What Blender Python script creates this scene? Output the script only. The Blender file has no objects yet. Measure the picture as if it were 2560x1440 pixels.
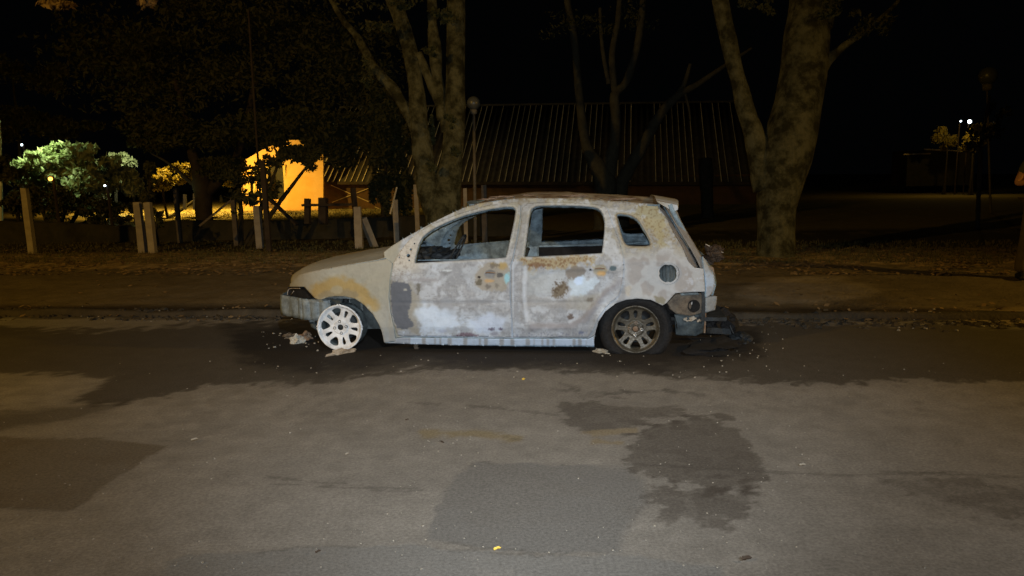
import bpy, bmesh, math, random
import numpy as np
from mathutils import Vector, Matrix, noise
from mathutils.geometry import delaunay_2d_cdt
random.seed(7); np.random.seed(7)
R = math.radians
scene = bpy.context.scene
col = scene.collection

# ------------------------------------------------------------------ camera
F = 1971.0; HC = 1.447; PITCH = R(8.06); ROLL = R(1.1)
fw = Vector((0, math.cos(PITCH), -math.sin(PITCH)))
r0 = Vector((1, 0, 0)); u0 = r0.cross(fw)
up = u0 * math.cos(ROLL) + r0 * math.sin(ROLL)
rt = r0 * math.cos(ROLL) - u0 * math.sin(ROLL)
CAM = Vector((0, 0, HC))
cd = bpy.data.cameras.new('camera'); cam = bpy.data.objects.new('camera', cd); col.objects.link(cam)
cd.sensor_width = 36.0; cd.lens = F / 2560 * 36.0; cd.clip_start = 0.05; cd.clip_end = 1000
m = Matrix.Identity(4)
for i in range(3):
    m[i][0] = rt[i]; m[i][1] = up[i]; m[i][2] = -fw[i]; m[i][3] = CAM[i]
cam.matrix_world = m
scene.camera = cam

# ------------------------------------------------------------------ world, exposure
w = bpy.data.worlds.new('World'); scene.world = w; w.use_nodes = True
wn = w.node_tree.nodes; wl = w.node_tree.links
bg = wn['Background']; bg.inputs[0].default_value = (0.30, 0.36, 0.42, 1); bg.inputs[1].default_value = 0.0016
scene.view_settings.view_transform = 'Standard'; scene.view_settings.look = 'None'
scene.view_settings.exposure = 0.0; scene.view_settings.gamma = 1.0
scene.view_settings.use_curve_mapping = False
scene.cycles.use_denoising = True
scene.cycles.max_bounces = 5

# ------------------------------------------------------------------ lights (street lamps behind the camera, yard lamps)
def spot(name, loc, target, energy, color, size, blend, radius):
    d = bpy.data.lights.new(name, 'SPOT'); o = bpy.data.objects.new(name, d); col.objects.link(o)
    o.location = loc; d.energy = energy; d.color = color; d.spot_size = R(size); d.spot_blend = blend; d.shadow_soft_size = radius
    o.rotation_euler = (Vector(target) - Vector(loc)).to_track_quat('-Z', 'Y').to_euler()
    return o
def point(name, loc, energy, color, radius=0.1):
    d = bpy.data.lights.new(name, 'POINT'); o = bpy.data.objects.new(name, d); col.objects.link(o)
    o.location = loc; d.energy = energy; d.color = color; d.shadow_soft_size = radius
    return o
spot('white_lamp_behind_camera', (2.2, -6.0, 5.4), (0.10, 4.6, 0.0), 2600, (0.88, 0.95, 1.0), 38, 1.0, 0.12)
spot('phone_torch', (0.02, -0.02, HC + .03), (0.0, 6.5, .7), 860, (0.93, 0.98, 1.0), 66, 1.0, 0.004)
spot('sodium_lamp_right', (15, 3.2, 5.0), (0, 8, 0), 3100, (1.0, 0.56, 0.09), 62, 1.0, 0.15)
spot('sodium_lamp_left', (-13, -3, 7.5), (-6.5, 9.5, 0), 4200, (1.0, 0.56, 0.09), 100, 1.0, 0.15)

# ------------------------------------------------------------------ projections
def ray(px, py):
    return (fw * F + rt * (px - 1280) + up * (720 - py)).normalized()
def at(px, py, depth):
    """point on the ray through a photo pixel at a distance along the view"""
    d = ray(px, py); return CAM + d * (depth / d.dot(fw))
TH = R(7.5)
EU = Vector((math.cos(TH), -math.sin(TH), 0)); EV = Vector((math.sin(TH), math.cos(TH), 0))
d_ = ray(849, 882); O = CAM + d_ * (-HC / d_.z)
W0 = O.dot(EV)
KERB = 7.98
def gz(x, y):
    ww = x * EV.x + y * EV.y
    if ww < KERB: return 0.0
    if ww < 13: return 0.05 + 0.11 * min(1, (ww - KERB) / 3.5)
    if ww < 16: return 0.16
    if ww < 45: return 0.16 - 0.26 * (ww - 16) / 29
    return -0.10
def G(px, py, dz=0.0):
    d = ray(px, py); z = 0.0
    if d.z > -0.002: d.z = -0.002
    for _ in range(30):
        p = CAM + d * ((z - HC) / d.z)
        z = 0.6 * z + 0.4 * gz(p.x, p.y)
    p.z = gz(p.x, p.y) + dz
    return p
def project(P):
    q = P - np.array(CAM); zf = q @ np.array(fw)
    return 1280 + F * (q @ np.array(rt)) / zf, 720 - F * (q @ np.array(up)) / zf

# ------------------------------------------------------------------ object helpers
def tag(o, label=None, cat=None, group=None, kind=None):
    if label: o['label'] = label
    if cat: o['category'] = cat
    if group: o['group'] = group
    if kind: o['kind'] = kind
    return o
def empty(name, loc, rz=0, **k):
    o = bpy.data.objects.new(name, None); col.objects.link(o); o.location = loc; o.rotation_euler = (0, 0, rz)
    return tag(o, **k)
def mk(name, verts, faces, mat, parent=None, smooth=True, colors=None, sub=0, solid=0, mats=None):
    me = bpy.data.meshes.new(name); me.from_pydata([tuple(v) for v in verts], [], [tuple(f) for f in faces]); 
    if colors is not None:
        a = me.color_attributes.new('Col', 'FLOAT_COLOR', 'POINT')
        c = np.ones((len(verts), 4), dtype=np.float32); c[:, :3] = colors
        a.data.foreach_set('color', c.ravel())
    if smooth: me.polygons.foreach_set('use_smooth', [True] * len(me.polygons))
    o = bpy.data.objects.new(name, me); col.objects.link(o)
    for mm in ([mat] if mats is None else mats): me.materials.append(mm)
    if parent: o.parent = parent
    if solid:
        s = o.modifiers.new('solid', 'SOLIDIFY'); s.thickness = solid; s.offset = -1
        if mats: s.material_offset = 1; s.material_offset_rim = 1
    me.update()
    return o
class MB:
    """collects simple shapes into one mesh"""
    def __init__(s): s.v = []; s.f = []
    def add(s, v, f):
        n = len(s.v); s.v += [Vector(x) for x in v]; s.f += [[i + n for i in q] for q in f]
    def box(s, c, size, rot=None, taper=1.0):
        x, y, z = size[0] / 2, size[1] / 2, size[2] / 2; vs = []
        for k in (-1, 1):
            t = taper if k > 0 else 1
            for a, b in ((-1, -1), (1, -1), (1, 1), (-1, 1)): vs.append(Vector((a * x * t, b * y * t, k * z)))
        if rot is not None: vs = [rot @ v for v in vs]
        s.add([v + Vector(c) for v in vs], [(0, 3, 2, 1), (4, 5, 6, 7), (0, 1, 5, 4), (1, 2, 6, 5), (2, 3, 7, 6), (3, 0, 4, 7)])
    def bar(s, a, b, wx, wy=None, taper=1.0):
        a = Vector(a); b = Vector(b); d = b - a
        q = d.to_track_quat('Z', 'Y').to_matrix()
        s.box((a + b) / 2, (wx, wy or wx, d.length), q, taper)
    def tube(s, pts, rad, n=8, wob=0.0, seed=0, cap=True):
        pts = [Vector(p) for p in pts]
        # smooth resample
        P = []; Q = []
        for i in range(len(pts) - 1):
            p0 = pts[max(i - 1, 0)]; p1 = pts[i]; p2 = pts[i + 1]; p3 = pts[min(i + 2, len(pts) - 1)]
            L = (p2 - p1).length; k = max(1, min(14, int(L / max(rad[i], 0.01) / 0.7))) if len(pts) > 2 or wob else 1
            for j in range(k):
                t = j / k
                P.append(0.5 * ((2 * p1) + (p2 - p0) * t + (2 * p0 - 5 * p1 + 4 * p2 - p3) * t * t + (3 * p1 - p0 - 3 * p2 + p3) * t ** 3))
                Q.append(rad[i] * (1 - t) + rad[i + 1] * t)
        P.append(pts[-1]); Q.append(rad[-1])
        base = len(s.v); ref = None
        for i, p in enumerate(P):
            d = (P[min(i + 1, len(P) - 1)] - P[max(i - 1, 0)]).normalized()
            if ref is None: ref = d.orthogonal().normalized()
            ref = (ref - d * ref.dot(d)).normalized(); b = d.cross(ref)
            for j in range(n):
                a = 2 * math.pi * j / n; dirv = ref * math.cos(a) + b * math.sin(a)
                r = Q[i]
                if wob:
                    nv = noise.noise(Vector((p + dirv * r) * (1.6 / max(rad[0], .05)) * .35) + Vector((seed, 0, 0)))
                    n2 = noise.noise(Vector((p + dirv * r) * 14)); n3 = noise.noise(Vector((p + dirv * r) * 5))
                    r *= 1 + wob * nv * 2 + wob * .45 * n2 + wob * 1.1 * max(0, n3 - .1)
                s.v.append(p + dirv * r)
        for i in range(len(P) - 1):
            for j in range(n):
                a0 = base + i * n + j; a1 = base + i * n + (j + 1) % n
                s.f.append([a0, a1, a1 + n, a0 + n])
        if cap:
            s.f.append([base + j for j in range(n)][::-1]); e = base + (len(P) - 1) * n; s.f.append([e + j for j in range(n)])
    def lathe(s, prof, c, axis='y', n=32):
        base = len(s.v); c = Vector(c)
        for (r, h) in prof:
            for j in range(n):
                a = 2 * math.pi * j / n
                if axis == 'y': s.v.append(c + Vector((r * math.cos(a), h, r * math.sin(a))))
                else: s.v.append(c + Vector((r * math.cos(a), r * math.sin(a), h)))
        for i in range(len(prof) - 1):
            for j in range(n):
                a0 = base + i * n + j; a1 = base + i * n + (j + 1) % n
                s.f.append([a0, a1, a1 + n, a0 + n])
    def build(s, name, mat, parent=None, smooth=False, **k): return mk(name, s.v, s.f, mat, parent, smooth, **k)
def lin(c):
    c = np.asarray(c, dtype=float) / 255.0
    return np.where(c <= .04045, c / 12.92, ((c + .055) / 1.055) ** 2.4)

# ------------------------------------------------------------------ materials
def mat(name, color=(.5, .5, .5), rough=.8, attr=False, gain=1.0, nscale=0, namt=0.3, bump=0, bscale=40, color2=None, metal=0, emit=None, es=0, spec=.3, speck=None, trans=0, con=(.3, .7), bd=.02, stretch=None):
    m = bpy.data.materials.new(name); m.use_nodes = True
    nt = m.node_tree; N = nt.nodes; L = nt.links; b = N['Principled BSDF']
    b.inputs['Roughness'].default_value = rough; b.inputs['Metallic'].default_value = metal
    b.inputs['Specular IOR Level'].default_value = spec
    if trans: b.inputs['Transmission Weight'].default_value = trans
    tc = N.new('ShaderNodeTexCoord')
    src = None
    if attr:
        a = N.new('ShaderNodeAttribute'); a.attribute_name = 'Col'; src = a.outputs['Color']
    if nscale:
        n = N.new('ShaderNodeTexNoise'); n.inputs['Scale'].default_value = nscale; n.inputs['Detail'].default_value = 6; n.inputs['Roughness'].default_value = .65
        L.new(tc.outputs['Object'], n.inputs['Vector'])
        mr = N.new('ShaderNodeMapRange'); mr.inputs[1].default_value = con[0]; mr.inputs[2].default_value = con[1]
        L.new(n.outputs['Fac'], mr.inputs[0])
        if color2 is not None and not attr:
            mx = N.new('ShaderNodeMix'); mx.data_type = 'RGBA'; L.new(mr.outputs[0], mx.inputs[0])
            mx.inputs[6].default_value = (*color, 1); mx.inputs[7].default_value = (*color2, 1); src = mx.outputs[2]
        else:
            mr.inputs[3].default_value = 1 - namt; mr.inputs[4].default_value = 1 + namt
            mx = N.new('ShaderNodeVectorMath'); mx.operation = 'SCALE'
            if src is not None: L.new(src, mx.inputs[0])
            else: mx.inputs[0].default_value = color
            L.new(mr.outputs[0], mx.inputs['Scale']); src = mx.outputs[0]
    if speck:
        v = N.new('ShaderNodeTexVoronoi'); v.inputs['Scale'].default_value = speck[0]
        L.new(tc.outputs['Object'], v.inputs['Vector'])
        rp = N.new('ShaderNodeMapRange'); rp.inputs[1].default_value = 0.0; rp.inputs[2].default_value = speck[1]; rp.inputs[3].default_value = 1; rp.inputs[4].default_value = 0
        L.new(v.outputs['Distance'], rp.inputs[0])
        v2 = N.new('ShaderNodeSeparateColor'); L.new(v.outputs['Color'], v2.inputs[0])
        gt = N.new('ShaderNodeMath'); gt.operation = 'GREATER_THAN'; gt.inputs[1].default_value = speck[2]; L.new(v2.outputs[0], gt.inputs[0])
        ml = N.new('ShaderNodeMath'); ml.operation = 'MULTIPLY'; L.new(gt.outputs[0], ml.inputs[0]); L.new(rp.outputs[0], ml.inputs[1])
        mx = N.new('ShaderNodeMix'); mx.data_type = 'RGBA'; L.new(ml.outputs[0], mx.inputs[0])
        if src is not None: L.new(src, mx.inputs[6])
        else: mx.inputs[6].default_value = (*color, 1)
        mx.inputs[7].default_value = (*speck[3], 1); src = mx.outputs[2]
    if src is not None: L.new(src, b.inputs['Base Color'])
    else: b.inputs['Base Color'].default_value = (*color, 1)
    if bump:
        n = N.new('ShaderNodeTexNoise'); n.inputs['Scale'].default_value = bscale; n.inputs['Detail'].default_value = 5
        L.new(tc.outputs['Object'], n.inputs['Vector'])
        bp = N.new('ShaderNodeBump'); bp.inputs['Strength'].default_value = bump; bp.inputs['Distance'].default_value = bd
        if stretch:
            mp = N.new('ShaderNodeMapping'); mp.inputs['Scale'].default_value = stretch; L.new(tc.outputs['Object'], mp.inputs['Vector']); L.new(mp.outputs[0], n.inputs['Vector']); n.inputs['Roughness'].default_value = .75
        L.new(n.outputs['Fac'], bp.inputs['Height']); L.new(bp.outputs[0], b.inputs['Normal'])
    if emit:
        b.inputs['Emission Color'].default_value = (*emit, 1); b.inputs['Emission Strength'].default_value = es
    return m
M = {}
M['road'] = mat('asphalt', rough=.88, attr=True, nscale=70, namt=.28, bump=.22, bscale=220, spec=.2, speck=(95, .22, .86, (.30, .29, .27)))
M['patch'] = mat('asphalt_patch', (.130, .124, .114), rough=.85, nscale=14, namt=.14, bump=.35, bscale=110, spec=.25, speck=(70, .14, .92, (.26, .25, .23)))
M['patch2'] = mat('asphalt_old_patch', (.098, .088, .074), rough=.85, nscale=14, namt=.18, bump=.35, bscale=110, spec=.25, speck=(60, .14, .93, (.26, .25, .23)))
M['verge'] = mat('verge_soil', rough=.95, attr=True, nscale=6, namt=.22, bump=.5, bscale=30, spec=.1)
M['kerb'] = mat('kerb_concrete', (.06, .05, .036), rough=.9, nscale=5, namt=.6, bump=.6, bscale=30, color2=(.03, .026, .02))
M['body'] = mat('burnt_paint', rough=.72, attr=True, nscale=22, namt=.06, bump=.2, bscale=45, spec=.25)
M['inner'] = mat('scorched_steel', (.15, .21, .26), rough=.6, nscale=12, namt=.6, bump=.3, bscale=50, spec=.35)
M['inner_dark'] = mat('sooty_steel', (.022, .026, .030), rough=.7, nscale=10, namt=.6, bump=.3, bscale=50)
M['teal'] = mat('bare_steel', (.16, .19, .205), rough=.5, nscale=16, namt=.5, bump=.3, bscale=40, spec=.4)
M['inwing'] = mat('inner_wing_steel', (.06, .075, .082), rough=.6, nscale=8, namt=.7, bump=.5, bscale=25)
M['soot'] = mat('soot', (.008, .008, .009), rough=.95, nscale=20, namt=.5)
M['rust'] = mat('rust', (.16, .085, .045), rough=.9, nscale=20, color2=(.22, .18, .14), bump=.4)
M['rim_white'] = mat('ashen_alloy', (.60, .62, .65), rough=.7, nscale=13, namt=.30, bump=.15)
M['rim_brown'] = mat('sooty_alloy', (.060, .052, .038), rough=.42, nscale=12, namt=.45, bump=.25, metal=.25, spec=.5)
M['tyre'] = mat('burnt_rubber', (.008, .008, .009), rough=.8, nscale=25, namt=.4, bump=.5, bscale=60)
M['bolt'] = mat('bolt_steel', (.6, .6, .6), rough=.3, metal=.6)
M['ash'] = mat('ash', (.45, .40, .33), rough=.9, nscale=20, color2=(.18, .14, .10), bump=.6)
M['bark'] = mat('bark', (.115, .112, .062), rough=.95, nscale=4.5, color2=(.028, .027, .012), bump=1.0, bscale=13, spec=.1, con=(.40, .60), bd=.09, stretch=(1, 1, .45))
M['bark_dark'] = mat('dark_bark', (.045, .038, .026), rough=.95, nscale=7, color2=(.02, .018, .012), bump=1.0, bscale=16, spec=.1)
M['bark_mid'] = mat('mid_bark', (.06, .058, .038), rough=.95, nscale=7, color2=(.03, .028, .02), bump=1.0, bscale=16)
M['bark_pale'] = mat('pale_bark', (.30, .27, .22), rough=.95, nscale=9, color2=(.15, .13, .10), bump=.8, bscale=16)
def leafmat(name, c1, c2, tr=.35):
    m = mat(name, c1, rough=.6, nscale=3.5, color2=c2, spec=.2)
    nt = m.node_tree; N = nt.nodes; L = nt.links; b = N['Principled BSDF']; out = N['Material Output']
    t = N.new('ShaderNodeBsdfTranslucent'); mx = N.new('ShaderNodeMixShader'); mx.inputs[0].default_value = tr
    s = b.inputs['Base Color'].links[0].from_socket; L.new(s, t.inputs['Color'])
    L.new(b.outputs[0], mx.inputs[1]); L.new(t.outputs[0], mx.inputs[2]); L.new(mx.outputs[0], out.inputs['Surface'])
    return m
M['leaf'] = leafmat('leaf_dark', (.05, .06, .022), (.085, .075, .03))
M['leaf_green'] = leafmat('leaf_green', (.14, .17, .07), (.34, .35, .22))
M['leaf_yellow'] = leafmat('leaf_yellow', (.16, .15, .03), (.24, .19, .05))
M['leaf_dry'] = leafmat('leaf_dry', (.16, .10, .045), (.30, .22, .12), .15)
M['leaf_bright'] = mat('fallen_yellow_leaf', (.62, .45, .08), rough=.6, nscale=30, namt=.2)
M['leaf_brown'] = mat('fallen_brown_leaf', (.05, .035, .025), rough=.8, nscale=30, namt=.3)
M['grass'] = leafmat('grass', (.06, .055, .02), (.13, .11, .04), .2)
M['post'] = mat('concrete_post', (.30, .27, .21), rough=.9, nscale=7, color2=(.20, .17, .13), bump=.5, bscale=25)
M['post_dark'] = mat('weathered_wood', (.12, .10, .075), rough=.9, nscale=7, color2=(.07, .055, .04), bump=.5, bscale=25)
M['wood_black'] = mat('tarred_wood', (.03, .022, .016), rough=.9, nscale=7, namt=.4)
M['wood_pale'] = mat('pale_plank', (.40, .33, .20), rough=.9, nscale=9, namt=.3)
M['wall_low'] = mat('mossy_low_wall', (.035, .030, .020), rough=.95, nscale=4, color2=(.016, .016, .010), bump=1.0, bscale=12)
M['orange'] = mat('ochre_plaster', (.62, .36, .10), rough=.9, nscale=2.2, color2=(.70, .44, .15), bump=.3, bscale=14)
M['yellow_trim'] = mat('yellow_trim', (.55, .42, .14), rough=.9, nscale=3, namt=.2)
M['dark_glass'] = mat('dark_window', (.03, .03, .025), rough=.2, spec=.5)
M['shed'] = mat('shed_wall', (.085, .045, .02), rough=.95, nscale=3, color2=(.05, .03, .015))
M['roof'] = mat('corrugated_sheet', (.038, .034, .028), rough=.9, nscale=2.5, namt=.4, spec=.2)
M['crest_light'] = mat('painted_crest_light', (.62, .55, .40), rough=.85, nscale=3, namt=.5)  # pale tone paints the light on the roof crests
M['globe'] = mat('globe_glass', (.075, .08, .075), rough=.35, spec=.5)
M['metal_pole'] = mat('painted_pole', (.11, .10, .08), rough=.7, nscale=6, namt=.3)
M['pale_pole'] = mat('pale_pole', (.6, .66, .6), rough=.6, nscale=6, namt=.1)
M['white_paint'] = mat('white_painted_wood', (.62, .62, .56), rough=.8, nscale=6, namt=.2)
M['skin'] = mat('skin', (.42, .22, .13), rough=.55, nscale=10, namt=.08)
M['shirt'] = mat('olive_shirt', (.07, .075, .045), rough=.9, nscale=8, color2=(.035, .035, .025))
M['trousers'] = mat('brown_trousers', (.075, .06, .035), rough=.9, nscale=20, namt=.25)
M['shoe'] = mat('black_shoe', (.010, .010, .010), rough=.6)
M['hair'] = mat('dark_hair', (.015, .012, .010), rough=.6)
M['lamp_orange'] = mat('lit_sodium_lamp', (1, .5, .1), emit=(1.0, .42, .06), es=5)
M['lamp_white'] = mat('lit_white_lamp', (1, 1, 1), emit=(.75, .92, 1.0), es=9)

# ------------------------------------------------------------------ 2D polygon helpers (photo pixels)
def dens(poly, s, closed=True):
    out = []; n = len(poly)
    for i in range(n if closed else n - 1):
        a = np.array(poly[i], float); b = np.array(poly[(i + 1) % n], float)
        k = max(1, int(round(np.linalg.norm(b - a) / s)))
        for j in range(k): out.append(a + (b - a) * j / k)
    if not closed: out.append(np.array(poly[-1], float))
    return np.array(out)
def smoothpoly(poly, it=2):
    p = [np.array(q, float) for q in poly]
    for _ in range(it):
        q = []
        for i in range(len(p)):
            a = p[i]; b = p[(i + 1) % len(p)]; q += [a * .75 + b * .25, a * .25 + b * .75]
        p = q
    return p
def inside(P, poly):
    P = np.atleast_2d(P); x, y = P[:, 0], P[:, 1]; r = np.zeros(len(P), bool); n = len(poly); j = n - 1
    for i in range(n):
        xi, yi = poly[i]; xj, yj = poly[j]
        c = ((yi > y) != (yj > y)) & (x < (xj - xi) * (y - yi) / ((yj - yi) if yj != yi else 1e-9) + xi)
        r ^= c; j = i
    return r
def segdist(P, poly, closed=True):
    P = np.atleast_2d(P); d = np.full(len(P), 1e9); n = len(poly)
    for i in range(n if closed else n - 1):
        a = np.array(poly[i], float); b = np.array(poly[(i + 1) % n], float); ab = b - a
        t = np.clip(((P - a) @ ab) / max(ab @ ab, 1e-9), 0, 1)
        d = np.minimum(d, np.linalg.norm(P - a - t[:, None] * ab, axis=1))
    return d
def sdist(P, poly):
    d = segdist(P, poly); return np.where(inside(P, poly), d, -d)
def cdt(outline, holes=(), s=3.0):
    loops = [dens(outline, s)] + [dens(h, s) for h in holes]
    V = []; E = []
    for lp in loops:
        n0 = len(V); V += [Vector(p) for p in lp]; E += [(n0 + i, n0 + (i + 1) % len(lp)) for i in range(len(lp))]
    mn = loops[0].min(0); mx = loops[0].max(0)
    g = []
    k = 0
    yy = mn[1]
    while yy < mx[1]:
        xs = np.arange(mn[0] + (s / 2 if k % 2 else 0), mx[0], s)
        g += [(x, yy) for x in xs]; yy += s * .87; k += 1
    g = np.array(g)
    ok = inside(g, outline)
    for h in holes: ok &= ~inside(g, h)
    g = g[ok]
    d = segdist(g, outline)
    for h in holes: d = np.minimum(d, segdist(g, h))
    g = g[d > s * .5]
    V += [Vector(p) for p in g]
    vo, eo, fo, *_ = delaunay_2d_cdt(V, E, [], 0, 1e-4)
    vo = np.array([tuple(v) for v in vo]); fo = [tuple(f) for f in fo]
    c = np.array([vo[list(f)].mean(0) for f in fo])
    ok = inside(c, outline)
    for h in holes: ok &= ~inside(c, h)
    return vo, [f for f, k_ in zip(fo, ok) if k_]
def fbm(x, y, sc, seed=0, oct=3):
    """value per point, about -1..1; x, y arrays"""
    out = np.empty(len(x))
    for i in range(len(x)):
        out[i] = noise.fractal(Vector((x[i] / sc, y[i] / sc, seed * 7.3)), .6, 2.1, oct)
    return out
def sm(e0, e1, x):
    t = np.clip((x - e0) / (e1 - e0), 0, 1); return t * t * (3 - 2 * t)

# ------------------------------------------------------------------ ROAD
stain_and_shadow = [(250, 830), (700, 800), (1000, 800), (1900, 800), (2560, 815), (2900, 815), (2900, 950), (2300, 955), (1950, 962), (1750, 948), (1500, 938), (1250, 930), (1050, 930), (800, 962), (780, 962), (520, 966), (460, 985), (380, 1003), (240, 1015), (160, 1008), (230, 975), (278, 948), (250, 937), (0, 934), (-300, 932), (-300, 800), (-200, 800), (100, 818)]
soot_and_contact_shade = [(560, 830), (760, 800), (1900, 810), (1900, 880), (1760, 915), (1400, 925), (1000, 915), (760, 935), (600, 905)]
blob1 = smoothpoly([(1420, 1015), (1500, 1002), (1600, 1004), (1690, 1016), (1720, 1040), (1640, 1052), (1560, 1075), (1500, 1088), (1450, 1060), (1410, 1035)])
blob2 = smoothpoly([(1640, 1060), (1760, 1040), (1860, 1060), (1880, 1110), (1930, 1180), (1890, 1225), (1780, 1235), (1700, 1210), (1600, 1190), (1540, 1150), (1570, 1100)])
blob3 = smoothpoly([(1620, 1230), (1740, 1215), (1900, 1230), (1860, 1290), (1760, 1330), (1680, 1290)])
blob4 = smoothpoly([(2200, 1190), (2560, 1220), (2700, 1290), (2560, 1310), (2350, 1260), (2240, 1230)])
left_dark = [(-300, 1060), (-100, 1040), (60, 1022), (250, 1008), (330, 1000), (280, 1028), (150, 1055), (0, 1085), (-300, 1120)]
PA = [(1190, 1157), (1370, 1162), (1560, 1166), (1610, 1200), (1615, 1260), (1590, 1290), (1560, 1330), (1550, 1384), (1300, 1380), (1060, 1350), (1080, 1300), (1110, 1240), (1130, 1200)]
PB = [(470, 1386), (800, 1372), (1050, 1358), (1100, 1376), (1330, 1388), (1600, 1388), (1800, 1420), (1850, 1600), (300, 1600), (400, 1440), (425, 1400)]
PC = [(-350, 1080), (0, 1090), (300, 1100), (430, 1112), (330, 1170), (240, 1235), (205, 1262), (170, 1276), (80, 1277), (-350, 1260)]
def road():
    us = np.concatenate([np.arange(-60, -8, 2.0), np.arange(-8, -3.2, .05), np.arange(-3.2, 3.2, .02), np.arange(3.2, 8, .05), np.arange(8, 60, 2.0)])
    ws = np.concatenate([np.arange(-14, 1.2, .8), np.arange(1.2, 2.2, .05), np.arange(2.2, 5, .018), np.arange(5, KERB + .02, .03)]); ws[-1] = KERB + .03
    U, Wv = np.meshgrid(us, ws)
    n, mth = U.shape
    X = U * EU.x + Wv * EV.x; Y = U * EU.y + Wv * EV.y
    Z = np.zeros_like(X)
    P = np.stack([X.ravel(), Y.ravel(), Z.ravel()], 1)
    zf = (P - np.array(CAM)) @ np.array(fw)
    px, py = project(np.where(zf[:, None] > .5, P, np.array([[0, 50.0, 0]])))
    Q = np.stack([px, py], 1)
    wv = Wv.ravel()
    near = (np.abs(U.ravel()) < 8) & (wv > 1.2)
    x, y = P[:, 0], P[:, 1]
    nz = fbm(x, y, .55, 1, 5); nf = fbm(x, y, .12, 2, 4); nl = fbm(x, y, 2.2, 3, 3)
    c = np.tile(np.array([.215, .204, .186]), (len(P), 1)) * (1 + .12 * nl[:, None] + .10 * nz[:, None] + .16 * nf[:, None])
    def mix(mask, colr):
        nonlocal c
        c = c * (1 - mask[:, None]) + np.array(colr)[None] * mask[:, None]
    k = 9
    for poly, colr, s_ in ((PA, (.155, .153, .148), .9), (PB, (.18, .18, .175), .85), (PC, (.11, .094, .072), .85)):
        d = sdist(Q, poly); e = d + 6 * nf + 4 * nz; soft = 3 if poly is not PA else np.where(Q[:, 0] > 1500, 16, 3)
        mix(s_ * sm(-1, 1, e / soft), colr)
        mix(.35 * sm(4, 1, np.abs(e)) * sm(0, .25, nz + .1), (.05, .045, .04))
    mix(.30 * sm(.15, .45, nl + .5 * nz), (.15, .142, .13)); mix(.25 * sm(.2, .5, -nl + .4 * nf), (.26, .245, .225))
    d = sdist(Q, stain_and_shadow); mix(.82 * sm(-5, 7, d + k * nz + 12 * nf), (.042, .036, .028))  # wet soot, with the car's cast shadow painted in at the left end
    d = sdist(Q, soot_and_contact_shade); mix(.85 * sm(-22, 24, d + k * 2.5 * nz + 14 * nf), (.015, .013, .012))  # soot under the car, deepened with painted contact shade below the sill
    for b, s_ in ((blob1, .50), (blob2, .58), (blob3, .45), (blob4, .3)):
        d = sdist(Q, b); mix(s_ * sm(-5, 7, d + 16 * nz + (55 if b is blob3 else 26) * nf), (.056, .047, .039)); mix(.35 * sm(-40, 5, d) * sm(.1, .3, nf + .4 * nz), (.06, .052, .045))
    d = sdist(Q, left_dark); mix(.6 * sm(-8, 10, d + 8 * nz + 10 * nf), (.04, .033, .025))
    # pale scuffs and light streaks (worn yellow marking, dried foam)
    d = segdist(Q, [(1060, 1082), (1180, 1086), (1300, 1096)], False); mix(.7 * sm(14, 3, d + 8 * nf), (.22, .18, .10))
    d = segdist(Q, [(1460, 1082), (1590, 1078)], False); mix(.7 * sm(9, 2, d + 6 * nf), (.22, .18, .11))
    d = segdist(Q, [(1480, 1105), (1550, 1109)], False); mix(.7 * sm(9, 2, d + 6 * nf), (.22, .18, .11))
    d = segdist(Q, [(380, 1010), (520, 1000), (700, 975)], False); mix(.25 * sm(25, 3, d + 18 * nf), (.16, .145, .12))
    # dark crack line of the long joint
    for ln in ([(0, 1272), (170, 1279)], [(1560, 1160), (2100, 1190), (2400, 1182)], [(640, 1210), (1130, 1232)], [(1380, 975), (1530, 985), (1640, 975), (1760, 985)], [(980, 1005), (1180, 1015), (1400, 1040)], [(2200, 1180), (2560, 1195)], [(1400, 960), (1450, 972), (1440, 985), (1500, 992), (1560, 978), (1580, 990)], [(1550, 968), (1565, 978), (1600, 982), (1690, 975)], [(1260, 1093), (1310, 1101)], [(640, 1190), (760, 1205), (900, 1215)]):
        d = segdist(Q, ln, False) + 5 * nf; mix(.35 * sm(3.5, 1, np.abs(d)), (.05, .045, .04))
    # dried white foam streaks near the wreck
    mix(.75 * sm(3.2, 3.6, U.ravel() + .3 * nz) * sm(7.60, 7.72, wv + .08 * nz), (.27, .215, .13)); mix(.7 * sm(7.72, 7.86, wv + .10 * nz + .06 * nf) * sm(3.6, 3.2, U.ravel() + .3 * nz), (.022, .018, .013))
    foam = sm(.35, .6, nf) * sm(-30, 10, sdist(Q, [(820, 925), (1300, 935), (1780, 940), (1830, 1010), (1500, 1030), (1380, 960), (1000, 965), (840, 950)]))
    mix(.28 * foam, (.25, .24, .22))
    idx = np.arange(n * mth).reshape(n, mth)
    f = np.stack([idx[:-1, :-1].ravel(), idx[:-1, 1:].ravel(), idx[1:, 1:].ravel(), idx[1:, :-1].ravel()], 1)
    P[:, 2] += np.where(near, .006 * nl + .002 * nz, 0)
    P[:, 2] -= .003 * np.abs(nl) * 0
    o = mk('road', P, f.tolist(), M['road'], colors=np.clip(c, .01, 1)); tag(o, 'grey patched asphalt road with dark wet soot stains and painted car shadow', kind='structure')
road()

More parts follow.
